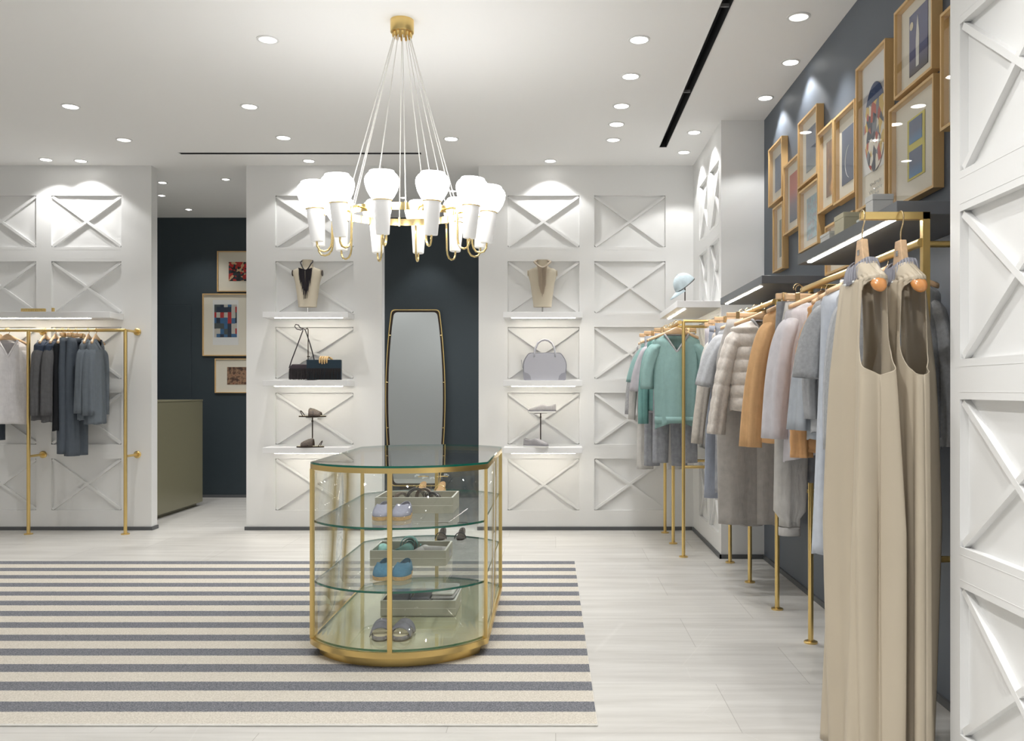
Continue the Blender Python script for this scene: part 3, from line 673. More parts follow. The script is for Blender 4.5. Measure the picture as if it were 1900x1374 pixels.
def necklace(label, loc, dark):
    rnd = random.Random(3 if dark else 5)
    t = thing('necklace', label, 'necklace', loc); m = 'jet' if dark else 'silverchain'
    c = []
    for i in range(15):
        u = i / 14; kx = 1 if dark else 1.35; x = (-.058 + .116 * u) * kx; z = .490 - (.085 if dark else .06) * math.sin(PI * u); y = -.050 - .024 * math.sin(PI * u) if 0 < i < 14 else -.03; c.append((x, y, z))
    c = [(-.05, 0, .508)] + c + [(.05, 0, .508)]
    MB().tube(c, .006 if dark else .012, 6).build('collar_cord', m, t)
    mb = MB(); W_ = .066 if dark else .046
    for i in range(90 if dark else 44):
        x = -W_ + 2 * W_ * rnd.random(); k = 1 - abs(x) / W_; ln = (.13 + .19 * k ** 1.1) * (.75 + .25 * rnd.random()) if dark else (.17 + .12 * k ** .7) * (.93 + .07 * rnd.random())
        z0 = (.408 if dark else .432) + .02 * (abs(x) / W_); y = -.0745 - .008 * rnd.random(); dx = rnd.uniform(-.012, .012) if dark else 0
        mb.tube([(x, y + .004, z0), (x * .9 + dx * .4, y, z0 - ln * .5), (x * (.75 if dark else .8) + dx, y - .001, z0 - ln)], [.003, .0028, .0012] if dark else [.0028, .0028, .002], 4)
    o = mb.build('fringe', m, t); o['kind'] = 'stuff'
    return t
for X, lb, dk in ((-2.41, 'linen necklace bust on the top shelf of the left column', True), (-.128, 'linen necklace bust on the top shelf of the right column', False)):
    bust(lb, (X, 8.64, 2.133), 'dark' if dk else 'lin')
    necklace('dark leather tassel necklace hanging on the left bust' if dk else 'silvery chain bib necklace hanging on the right bust', (X, 8.64, 2.133), dk)
# small objects on the slate shelves
for i, (x, y, w, h, lb) in enumerate(((1.50, 6.60, .05, .055, 'clear cube ornament on the slate shelf, nearer the corner'), (1.47, 6.2, .045, .06, 'clear cube ornament on the slate shelf, nearer the viewer'))):
    t = thing('cube_ornament', lb, 'ornament', (x, y, 2.114)); MB().box(-w / 2, w / 2, -w / 2, w / 2, 0, h).build('cube', 'plastic', t, bevel=.003); MB().box(-w / 2 - .004, w / 2 + .004, -w / 2 - .004, w / 2 + .004, h, h + .008).build('lid', 'label', t, bevel=.002)
M['creambox'] = pbr('cream_gift_wrap', srgb(214, 208, 180), .5, bump=.2, bscale=30)
for (x, y, w, l_, h, m, lb, nm) in ((1.43, 4.56, .10, .15, .075, 'label', 'pale low box, farthest thing on the near slate shelf', 'box'),
        (1.42, 4.30, .10, .14, .12, 'creambox', 'cream wrapped box on the near slate shelf', 'box'),
        (1.42, 4.08, .06, .05, .055, 'plastic', 'small clear block between the boxes on the near slate shelf', 'ornament'),
        (1.43, 3.93, .09, .09, .13, 'label', 'white upright carton, nearest thing on the near slate shelf', 'box')):
    t = thing('carton' if nm == 'box' else 'clear_block', lb, nm, (x, y, 2.114)); MB().box(-w / 2, w / 2, -l_ / 2, l_ / 2, 0, h * .8).build('base', m, t, bevel=.002); MB().box(-w / 2 - .002, w / 2 + .002, -l_ / 2 - .002, l_ / 2 + .002, h * .8, h).build('lid', m, t, bevel=.002)
# ================================================================== GARMENTS
def fold(rnd, ks=(3, 5, 8, 11)):
    ph = [(k + rnd.choice((0, 1)), rnd.uniform(0, 6.28), rnd.uniform(.5, 1) / (i + 1) ** .6, rnd.uniform(-1.5, 1.5)) for i, k in enumerate(ks)]
    return lambda a, t: sum(w * math.sin(k * a + p + q * t) for k, p, w, q in ph)
def body_mesh(rnd, length, wsh, whem, d=.05, dhem=None, neck=.075, slope=.05, nback=.0, nfront=.05, vneck=False, flare=1.0, amp=.016, quilt=0, rows=34, n=56, waist=None, hemcurve=0.0, openfront=0, puff=.012):
    """torso of a hanging garment. origin: base of the neck; x across, -y front"""
    dhem = dhem or d * 1.25; rows = 90 if quilt else rows; F = fold(rnd); mb = MB(); rings = []
    zs = -slope
    for i in range(rows + 1):
        t = i / rows
        if t < .84:
            u = t / .84; z = -length + (length + zs) * u
            w = whem + (wsh - whem) * u ** flare
            if waist: w -= waist * math.exp(-((u - .45) / .22) ** 2)
            dd = dhem + (d - dhem) * u
            sh = min(1, (1 - u) * 6 + .25); A_ = amp * (.35 + .65 * (1 - u)) * sh
        else:
            u = (t - .84) / .16; z = zs * (1 - u) + zs * 0; w = wsh + (neck - wsh) * (u ** .8); dd = d * (1 - .25 * u) ; A_ = amp * .12
            z = zs + (0 - zs) * u
            if u < .35: w = wsh - (wsh - neck) * (u / .35) * .28; z = zs + (-zs) * (u / .35) * .35
            else: q = (u - .35) / .65; w = wsh - (wsh - neck) * (.28 + .72 * q); z = zs * (1 - .35) * (1 - q)
            dd = d * (1 - .35 * math.sin(PI * min(1, u * 1.2)) * .6)
        if quilt: qq = abs(math.sin(PI * z / quilt)) ** .5 * puff - puff * .6
        else: qq = 0
        ring = []
        for j in range(n):
            a = 2 * PI * j / n; c, s = math.cos(a), math.sin(a); f = F(a, t * 2) * A_
            x = (w + f * .35 + qq * .5) * math.copysign(abs(c) ** .82, c); y = (dd + f + qq) * math.copysign(abs(s) ** .9, s); zz = z
            if i < rows * .1: zz += hemcurve * (abs(c) ** 2) * (1 - i / (rows * .1)) - .004 * math.sin(5 * a + t)
            lim = (nfront if s < 0 else nback) * (max(0, 1 - (abs(x) / neck) ** (1.0 if vneck else 2.2)))
            if abs(x) < neck * 1.001 and z > -lim and t > .5: zz = -lim
            ring.append((x, y, zz))
        rings.append(ring)
    mb.loft(rings, False, False); return mb
def sleeve_mesh(rnd, side, wsh, slope, ln, out=.05, r0=.075, r1=.06, flat=.62, amp=.010, quilt=0, fwd=0.0, cuff=False, puff=.008):
    F = fold(rnd, (2, 4, 7)); rings = []; N = 80 if quilt else 24; n = 28; r0 *= .92
    A_, B_, C_ = (wsh - .065, -slope - .048), (wsh + .038, -slope - .050), (wsh + .012 + out, -slope - .045 - ln)
    for i in range(N + 1):
        t = (i / N) ** 1.15
        px = (1 - t) ** 2 * A_[0] + 2 * t * (1 - t) * B_[0] + t * t * C_[0]; pz = (1 - t) ** 2 * A_[1] + 2 * t * (1 - t) * B_[1] + t * t * C_[1]
        tx_ = 2 * (1 - t) * (B_[0] - A_[0]) + 2 * t * (C_[0] - B_[0]); tz_ = 2 * (1 - t) * (B_[1] - A_[1]) + 2 * t * (C_[1] - B_[1]); q_ = math.hypot(tx_, tz_); nx_, nz_ = -tz_ / q_, tx_ / q_
        r = (r0 + (r1 - r0) * t) * (.62 + .38 * min(1, t * 4))
        if quilt: r += abs(math.sin(PI * pz / quilt)) ** .5 * puff
        if cuff and t > .9: r *= .82
        ring = []
        for j in range(n):
            a = 2 * PI * j / n; f = F(a, t * 3) * amp * (.2 + t); k = (r * flat + f) * math.cos(a)
            ring.append((side * (px + k * nx_), -fwd * t * t + (r + f) * .8 * math.sin(a), pz + k * nz_))
        rings.append(ring)
    return MB().loft(rings, True, False)
def hanger(label, loc, rz=0, half=.20, clamp=False, hook=.07, group='wooden hangers', mat='wood', ball=0, drop=.0):
    """origin on the rail centre; hook over the rail, shoulders below"""
    t = thing('clothes_hanger', label, 'hanger', loc, rz, group)
    hk = []
    for i in range(13):
        a = R(-30 + 240 * i / 12); hk.append((0, .0225 * math.cos(a) if True else 0, .0 + .0225 * math.sin(a)))
    hk = [(0, .004, -hook), (0, .006, -hook * .75), (0, .012, -.03)] + hk
    MB().tube([(y, 0, z) if clamp is None else (0 + y * 1.0, 0, z) for x, y, z in hk], .0022, 6).build('hook', 'hook', t, smooth=True)
    if clamp:
        MB().box(-half, half, -.009, .009, -hook - .034, -hook).build('bar', mat, t, bevel=.006)
        for s in (-1, 1): MB().box(s * half * .62 - .012, s * half * .62 + .012, -.017, .017, -hook - .045, -hook + .004).build('clip', 'hook', t, bevel=.002, label='brass clip')
    else:
        rings = []
        for i in range(25):
            u = -1 + 2 * i / 24; z = -hook - .012 - .062 * abs(u) ** 1.25 - drop * abs(u); hh = .020 - .008 * abs(u) + (.012 * math.exp(-(u / .22) ** 2)); dd = .008 + .006 * abs(u) ** 2
            if ball and abs(u) > .9: hh = dd = ball * math.sqrt(max(.0, 1 - ((abs(u) - .9) / .11) ** 2)) + .001
            y = -.018 * abs(u) ** 2
            rings.append([(u * half, y + dd * math.cos(q * PI / 5), z + hh * math.sin(q * PI / 5)) for q in range(10)])
        MB().loft(rings).build('shoulders', mat, t, smooth=True)
    return t
NH = .098      # neck base below the rail centre
def top(label, loc, rz, m, short, seed=1, length=.62, wsh=.20, whem=.215, sleeve=.55, sout=.04, sr=(.075, .055), sflat=.62, collar=None, cm=None, cat='top', rail=True, group=None, yoke=None, trim=None, under=None, openf=False, hook=.05, name='sweater', hgroup=None, **kw):
    rnd = random.Random(seed)
    x, y, z = loc
    t = thing(name, label, cat, (x, y, z - NH), rz, group)
    slope = kw.get('slope', .05); neck = kw.get('neck', .075); nf = kw.get('nfront', .05)
    body_mesh(rnd, length, wsh, whem, **kw).build('body', m, t, smooth=True, solid=.003)
    if sleeve:
        for s in (-1, 1):
            sleeve_mesh(rnd, s, wsh, slope, sleeve, sout, sr[0], sr[1], sflat, quilt=kw.get('quilt', 0)).build('sleeve', yoke or m, t, smooth=True, solid=.003)
    d = kw.get('d', .05)
    if collar == 'band':      # trim following the neckline
        pts = []
        for j in range(25):
            u = 1 - 2 * j / 24; pts.append((neck * u, -(d * (.66 + .30 * (1 - abs(u)) ** .5)) - .003, -nf * max(0, 1 - abs(u) ** (1.0 if kw.get('vneck') else 2.2)) + .001))
        for j in range(1, 12):
            a = PI - PI * j / 12; pts.append((neck * math.cos(a), d * .8 * math.sin(a) - d * .3 * abs(math.cos(a)), .002))
        MB().tube(pts, .0095, 6, closed=True).build('neckband', cm or m, t, smooth=True)
    if collar == 'turtle':
        MB().loft([ring_ellipse(neck + .004, d * .8, -.012, n=28), ring_ellipse(neck * .86, d * .74, .02, n=28), ring_ellipse(neck * .86, d * .74, .06, n=28), ring_ellipse(neck * .92, d * .80, .058, n=28), ring_ellipse(neck * .94, d * .82, .01, n=28)], False, False).build('roll_collar', cm or m, t, smooth=True)
    if collar == 'shirt':
        for s in (-1, 1):
            MB().sheet([[(s * neck * 1.0, .02, .012), (s * neck * .9, -.03, .010), (s * .018, -d * .9 - .004, -nf + .01)], [(s * neck * 1.25, .015, -.02), (s * neck * 1.2, -d * .8, -.028), (s * .045, -d - .012, -nf - .03)]]).build('collar', cm or m, t, solid=.003)
    if trim:     # hem band of another tone
        zz, hgt, mm = trim
        MB().loft([ring_ellipse(whem + .004, (kw.get('dhem') or d * 1.25) + .006, -length + zz + (0, hgt)[q], p=.85, n=40) for q in (0, 1)], False, False).build('hem_band', mm, t, smooth=True, solid=.003)
    if openf:
        MB().box(-.006, .006, -d * 1.12 - .012, -d * .9, -length + .02, -nf).build('placket', cm or m, t, bevel=.003)
    if rail: hanger('wooden hanger with metal hook holding the ' + short, (x, y, z), rz, half=wsh - .015, hook=hook, group=hgroup)
    return t
def trousers(label, loc, rz, m, short, seed=1, length=1.0, waist=.19, hip=.20, leg=.085, legx=.10, dw=.022, cuff=None, cat='trousers', group=None, splay=.0, rail=True, hook=.05, name='trousers', skirt=False, hgroup=None):
    rnd = random.Random(seed); x, y, z = loc; F = fold(rnd)
    t = thing(name, label, cat, (x, y, z - hook - .03), rz, group)
    if skirt:
        rings = []
        for i in range(20):
            u = i / 19; w = waist + (hip - waist) * u ** .7; ring = []
            for j in range(48):
                a = 2 * PI * j / 48; f = F(a, u) * .012 * u; ring.append(((w + f * .3) * math.cos(a), (dw + .03 * u + f) * math.sin(a), -length * u))
            rings.append(ring)
        MB().loft(rings, False, False).build('skirt_body', m, t, smooth=True, solid=.003)
    else:
        rise = .27
        for s in (-1, 1):
            rings = []
            for i in range(30):
                u = i / 29; zz = -length * u
                k = min(1, (-zz) / rise)
                cx = s * (waist * .5 * (1 - k) + legx * k + splay * max(0, u - rise / length)); w = (waist * .5 + .004) * (1 - k) + leg * 1.12 * k; w = w + (leg - leg * 1.12) * max(0, (u - .3) / .7)
                if cuff and u > .94: w *= .62
                d0 = dw + .03 * min(1, u * 3); ring = []
                if cuff and u > .94: d0 *= .8
                for j in range(30):
                    a = 2 * PI * j / 30; f = F(a, u * 2 + s) * .006 * (.3 + u); ring.append((cx + (w + f * .4) * math.cos(a), (d0 + f) * math.sin(a), zz))
                rings.append(ring)
            MB().loft(rings, False, False).build('leg', m, t, smooth=True, solid=.003)
            if cuff:
                MB().loft([ring_ellipse(leg * .66, dw * 1.9, -length - .005 + q, cx=s * (legx + splay * (1 - rise / length)), n=30) for q in (-.045, -.03, -.01, .0)], False, False).build('cuff', m, t, smooth=True, solid=.004)
    MB().loft([ring_ellipse(waist + .003, dw + .006, q, n=40) for q in (-.042, -.02, .004)], False, False).build('waistband', m, t, smooth=True, solid=.003)
    if rail: hanger('wooden clip hanger holding the ' + short, (x, y, z), rz, half=waist + .01, clamp=True, hook=hook - .02, group=hgroup)
    return t
K = {}
K['teal'] = cloth('teal_jersey', (142, 174, 171)); K['tealdk'] = cloth('teal_jersey_deep', (112, 156, 152)); K['heather'] = cloth('heather_knit', (164, 164, 166), vary=.12, vscale=60)
K['lilacgrey'] = cloth('lilac_grey_jersey', (182, 178, 184)); K['palegrey'] = cloth('pale_grey_jersey', (198, 196, 193)); K['greige'] = cloth('greige_wool', (198, 191, 182), vary=.10, vscale=40)
K['denimgrey'] = cloth('washed_grey_denim', (150, 152, 158), vary=.14, vscale=30); K['blueshirt'] = cloth('blue_grey_chambray', (160, 166, 180)); K['midgrey'] = cloth('mid_grey_suiting', (174, 170, 166), vary=.08)
K['puffer'] = cloth('oatmeal_quilted_wool', (218, 211, 204), vary=.10, vscale=50, bump=.3); K['orange'] = cloth('apricot_suede', (222, 178, 130), rough=.75); K['orangepuff'] = cloth('apricot_nylon', (216, 166, 116), rough=.45)
K['lilac'] = cloth('pale_lilac_jersey', (214, 211, 217)); K['silverblue'] = cloth('silver_blue_silk', (182, 188, 196), rough=.6); K['grey'] = cloth('grey_fleece', (166, 168, 171), vary=.12, vscale=70, bump=.3); K['greylt'] = cloth('light_grey_marl', (184, 186, 190), vary=.08, vscale=60)
K['iceblue'] = cloth('ice_blue_cotton', (196, 202, 212)); K['black'] = cloth('black_wool', (34, 36, 40)); K['navy'] = cloth('navy_denim', (64, 74, 92), vary=.14, vscale=40); K['charcoal'] = cloth('charcoal_wool', (98, 98, 100), vary=.1)
K['slatepant'] = cloth('slate_twill', (86, 94, 104), rough=.7); K['slateshirt'] = cloth('slate_cotton', (104, 112, 120), rough=.7); K['whitevoile'] = cloth('white_voile', (236, 234, 236), rough=.7); K['olivegrey'] = cloth('olive_grey_cotton', (128, 130, 122)); K['blush'] = cloth('blush_knit', (222, 192, 186)); K['jeansdk'] = cloth('dark_slate_denim', (72, 80, 90))
K['sand'] = pbr('sand_satin', srgb(188, 176, 156), .42, vary=.03, vscale=3, spec=.4); K['ruche'] = pbr('ruched_grey_stripe', srgb(150, 150, 158), .6)
g1 = 'garments on the far right rail'
HG = {1: 'hangers on the far right rail', 2: 'hangers on the middle right rail', 3: 'hangers on the near right rail', 4: 'hangers on the left rail'}
RZ1 = 1.957
def zr(): return 1.945 + .0165 + .0
# ---- rail 1 (far corner); listed from the viewer backwards
X1 = 1.01; Zr = 1.945
top('teal V-neck sweater with striped neck trim, foremost on the far rail', (X1, 7.46, Zr), 0, K['teal'], 'teal V-neck sweater', 2, length=.74, wsh=.20, whem=.175, sleeve=.36, sout=.035, sr=(.085, .075), nfront=.15, vneck=True, neck=.10, collar='band', cm=K['heather'], amp=.010, hemcurve=-.05, trim=(.0, .055, K['teal']), cat='sweater', hgroup=HG[1])
trousers('grey denim trousers hanging directly behind the teal V-neck sweater', (X1 + .01, 7.60, Zr), 0, K['denimgrey'], 'grey trousers behind the teal sweater', 3, length=1.10, waist=.17, legx=.11, leg=.065, splay=.02, hgroup=HG[1])
top('teal sweatshirt with long cuffed sleeves behind the teal V-neck', (X1, 7.74, Zr), 0, K['tealdk'], 'long sleeved teal sweatshirt', 4, length=.64, sleeve=.66, sout=.02, nfront=.06, collar='band', cat='sweatshirt', wsh=.215, hgroup=HG[1])
top('lilac grey short sleeved tee on the far rail, sleeve hem loose', (X1 - .005, 7.87, Zr), 0, K['lilacgrey'], 'lilac grey tee', 5, length=.66, sleeve=.38, sout=.07, sr=(.08, .085), nfront=.08, cat='t-shirt', wsh=.215, name='tee', hgroup=HG[1])
trousers('washed grey jeans on a clip hanger, behind the lilac grey tee', (X1 - .02, 8.0, Zr), 0, K['denimgrey'], 'washed grey jeans', 6, length=1.16, waist=.185, legx=.11, leg=.07, splay=.02, name='jeans', cat='jeans', hgroup=HG[1])
top('pale teal long sleeved tee on the far rail, mostly hidden', (X1 - .01, 8.10, Zr), 0, K['teal'], 'pale teal tee', 7, length=.60, sleeve=.30, sout=.08, nfront=.08, cat='t-shirt', wsh=.225, name='tee', hgroup=HG[1])
top('pale grey knit top with long sleeves, near the corner on the far rail', (X1 - .02, 8.22, Zr), 0, K['palegrey'], 'pale grey knit top', 8, length=.66, sleeve=.64, sout=.05, nfront=.06, cat='sweater', wsh=.225, hgroup=HG[1])
trousers('pale grey trousers on a clip hanger near the corner', (X1 - .03, 8.34, Zr), 0, K['palegrey'], 'pale grey trousers near the corner', 9, length=1.22, waist=.185, legx=.12, leg=.075, splay=.03, hgroup=HG[1])
top('heather grey tunic at the corner end of the far rail', (X1 - .02, 8.46, Zr), 0, K['heather'], 'heather grey tunic', 10, length=.72, sleeve=.6, sout=.05, cat='sweater', wsh=.22, hgroup=HG[1])
# ---- rail 2
X2 = 1.385
top('oatmeal quilted puffer jacket with horizontal channels', (X2, 5.92, Zr), 0, K['puffer'], 'quilted puffer jacket', 12, length=.60, wsh=.215, whem=.225, sleeve=.66, sout=.09, sr=(.085, .066), quilt=.085, puff=.022, d=.075, dhem=.085, nfront=.13, vneck=True, neck=.085, collar='turtle' if False else 'band', cm=K['heather'], cat='jacket', name='quilted_jacket', amp=.006, sflat=.75, openf=True, hgroup=HG[2])
trousers('wide mid grey cropped trousers below the quilted jacket', (X2 - .02, 6.07, Zr), 0, K['midgrey'], 'wide mid grey trousers', 13, length=1.39, waist=.19, legx=.115, leg=.135, dw=.03, hgroup=HG[2])
top('light greige tee behind the quilted jacket, short sleeve showing', (X2 - .02, 6.30, Zr), 0, K['greylt'], 'light greige tee', 14, length=.66, wsh=.215, sleeve=.34, sout=.09, sr=(.085, .085), cat='t-shirt', name='tee', hgroup=HG[2])
trousers('grey jeans with turned-up hems hanging behind the light tee', (X2 - .04, 6.42, Zr), 0, K['denimgrey'], 'grey jeans with turned-up hems', 15, length=1.22, waist=.19, legx=.11, leg=.065, splay=.02, name='jeans', cat='jeans', hgroup=HG[2])
top('greige long sleeved wool coat with a plain cuff', (X2 - .02, 6.56, Zr), 0, K['greige'], 'greige wool coat', 16, length=.78, wsh=.21, sleeve=.76, sout=.10, sr=(.08, .072), cat='coat', name='coat', d=.06, hgroup=HG[2])
trousers('long blue grey skirt with a darker hem on the middle rail', (X2 - .04, 6.70, Zr), 0, K['blueshirt'], 'long blue grey skirt', 17, length=1.29, waist=.185, hip=.23, skirt=True, name='skirt', cat='skirt', hgroup=HG[2])
top('pale grey shirt at the far end of the middle rail', (X2 - .01, 6.84, Zr), 0, K['palegrey'], 'pale grey shirt at the far end', 18, length=.70, sleeve=.6, sout=.05, cat='shirt', name='shirt', hgroup=HG[2])
trousers('grey trousers at the far end of the middle rail', (X2 - .03, 6.97, Zr), 0, K['lilacgrey'], 'grey trousers at the far end', 19, length=1.1, waist=.18, legx=.1, leg=.07, hgroup=HG[2])
trousers('grey drawstring trousers against the slate wall, right of the wide grey ones', (X2 + .09, 6.19, Zr), 0, K['midgrey'], 'grey drawstring trousers', 20, length=1.42, waist=.16, legx=.10, leg=.075, splay=.02, hgroup=HG[2])
# ---- rail 3
X3 = 1.382
top('apricot suede coat, farthest on the near rail', (X3 - .03, 4.93, Zr), 0, K['orange'], 'apricot suede coat', 22, length=.75, wsh=.20, whem=.250, sleeve=.68, sout=.06, sr=(.08, .075), d=.055, nfront=.06, neck=.07, cat='coat', name='suede_coat', hgroup=HG[3])
trousers('blue grey striped trousers on a wooden clip hanger, beside the apricot coat', (X3 - .06, 4.86, Zr), 0, K['denimgrey'], 'trousers beside the apricot coat', 23, length=.98, waist=.11, legx=.06, leg=.06, hgroup=HG[3])
top('pale lilac jersey top with wide three-quarter sleeves', (X3 + .025, 4.68, Zr), 0, K['lilac'], 'pale lilac jersey top', 24, length=.80, wsh=.20, whem=.21, sleeve=.62, sout=.05, sr=(.080, .095), d=.05, nfront=.05, hemcurve=-.04, neck=.085, cat='top', name='jersey_top', hgroup=HG[3])
trousers('grey jogging trousers with gathered ankle cuffs', (X3 + .03, 4.79, Zr), 0, K['palegrey'], 'grey jogging trousers', 25, hook=.06, length=1.20, waist=.17, legx=.13, leg=.085, splay=.03, cuff=True, name='jogging_trousers', hgroup=HG[3])
top('apricot nylon puffer vest peeping out below the grey knits', (X3 + .06, 4.43, Zr), 0, K['orangepuff'], 'apricot puffer vest', 26, length=.77, wsh=.185, whem=.20, sleeve=.70, sout=.02, sr=(.07, .06), quilt=.075, puff=.012, d=.06, cat='jacket', name='puffer_jacket', hgroup=HG[3])
top('silver blue silky blouse with draped sleeves', (X3 + .06, 4.33, Zr), 0, K['silverblue'], 'silver blue blouse', 27, length=.70, wsh=.19, whem=.22, sleeve=.56, sout=.05, sr=(.07, .085), d=.05, cat='blouse', name='blouse', amp=.018, hgroup=HG[3])
top('light grey marl sweater with a standing roll collar', (X3 + .03, 4.20, Zr), 0, K['greylt'], 'roll collar sweater', 28, length=.66, wsh=.19, whem=.20, sleeve=.50, sout=.0, d=.055, neck=.075, nfront=.0, collar='turtle', cat='sweater', name='roll_neck_sweater', hgroup=HG[3])
top('grey fleece sweatshirt with wide elbow sleeves', (X3 + .04, 4.08, Zr), 0, K['grey'], 'grey fleece sweatshirt', 29, length=.68, wsh=.205, whem=.205, sleeve=.31, sout=.05, sr=(.09, .10), d=.055, nfront=.05, cat='sweatshirt', name='sweatshirt', hgroup=HG[3])
top('long ice blue cotton shirt dress on the near rail', (X3 - .01, 3.97, Zr), 0, K['iceblue'], 'ice blue shirt dress', 30, length=1.19, wsh=.185, whem=.225, sleeve=0, d=.05, cat='dress', name='shirt_dress', amp=.016, hgroup=HG[3])
top('grey marl cardigan between the ice blue dress and the sand dresses', (X3 + .04, 3.86, Zr), 0, K['greylt'], 'grey marl cardigan', 31, length=.72, wsh=.20, whem=.205, sleeve=.62, sout=.0, d=.05, cat='cardigan', name='cardigan', hgroup=HG[3])
top('grey fleece sweater, its shoulder showing right of the sand dresses', (X3 + .02, 3.72, Zr), 0, K['grey'], 'grey fleece sweater right of the dresses', 32, length=.66, wsh=.205, whem=.205, sleeve=.60, sout=.02, d=.055, cat='sweater', name='sweater', hgroup=HG[3])
# ---- left rail
Z4 = 1.957; Y4 = 8.536
def lx(px): return (px - 1031) / 193.3
LR = R(97)
top('white voile blouse with an open neck, at the left edge of the picture', (lx(14), Y4 - .0, Z4), R(35), K['whitevoile'], 'white voile blouse', 40, length=.80, wsh=.17, whem=.19, sleeve=.62, sout=.05, nfront=.16, vneck=True, neck=.08, d=.05, collar='band', cat='blouse', name='blouse', amp=.014, hgroup=HG[4])
top('blush knit top cut off by the left edge of the picture', (lx(-18), Y4, Z4), LR, K['blush'], 'blush knit top', 41, length=.62, wsh=.17, whem=.18, sleeve=.5, cat='top', name='knit_top', hgroup=HG[4])
trousers('dark slate jeans at the left edge, behind the white blouse', (lx(-16), Y4 + .03, Z4), LR, K['jeansdk'], 'dark slate jeans', 42, length=.98, waist=.15, legx=.08, leg=.065, name='jeans', cat='jeans', hgroup=HG[4])
for i, (px, lb, sd) in enumerate(((84, 'two-tone jacket of navy denim yoke and charcoal body, left of its twin', 43), (103, 'two-tone jacket of navy denim yoke and charcoal body, with black lining and swing tag', 44))):
    t = top(lb, (lx(px), Y4, Z4), LR, K['charcoal'], ('left' if i == 0 else 'right') + ' two-tone denim jacket', sd, length=.76 + .02 * i, wsh=.175, whem=.20, sleeve=.62, sout=.02, d=.06, nfront=.08, neck=.07, cat='jacket', name='two_tone_jacket', collar='shirt', cm=K['navy'], hgroup=HG[4])
    yk = body_mesh(random.Random(sd), .25, .177, .185, d=.063, nfront=.08, neck=.07, rows=20); yk.build('yoke', K['navy'], t, smooth=True, solid=.002)
top('black top hanging inside the two-tone jacket', (lx(116), Y4 + .0, Z4), LR, K['black'], 'black top', 45, length=.86, wsh=.16, whem=.16, sleeve=0, d=.04, nfront=.12, vneck=True, cat='top', name='camisole', hgroup=HG[4])
tg = thing('swing_tag', 'small white swing tag on the two-tone jacket', 'tag', (lx(101), Y4 - .17, 1.70)); MB().box(-.014, .014, -.001, .001, -.05, 0).build('card', 'label', tg); MB().tube([(0, 0, 0), (.004, .01, .05), (0, .03, .09)], .001, 4).build('string', 'label', tg)
trousers('slate twill trousers with elastic waist, left pair on the left rail', (lx(128), Y4, Z4), R(84), K['slatepant'], 'left slate twill trousers', 46, length=1.10, waist=.12, legx=.065, leg=.065, dw=.03, hgroup=HG[4])
trousers('slate twill trousers with elastic waist, right pair on the left rail', (lx(142), Y4, Z4), R(84), K['slatepant'], 'right slate twill trousers', 47, length=1.12, waist=.12, legx=.065, leg=.065, dw=.03, hgroup=HG[4])
top('slate cotton shirt on the left rail, second from the right post', (lx(164), Y4, Z4), LR, K['slateshirt'], 'second slate cotton shirt', 48, length=.76, wsh=.165, whem=.175, sleeve=.60, sout=.01, d=.045, nfront=.06, collar='shirt', cat='shirt', name='shirt', hgroup=HG[4])
top('slate cotton shirt on the left rail, nearest the right post', (lx(178), Y4, Z4), LR, K['slateshirt'], 'slate cotton shirt nearest the post', 49, length=.80, wsh=.165, whem=.18, sleeve=.62, sout=.01, d=.045, nfront=.06, collar='shirt', cat='shirt', name='shirt', hgroup=HG[4])
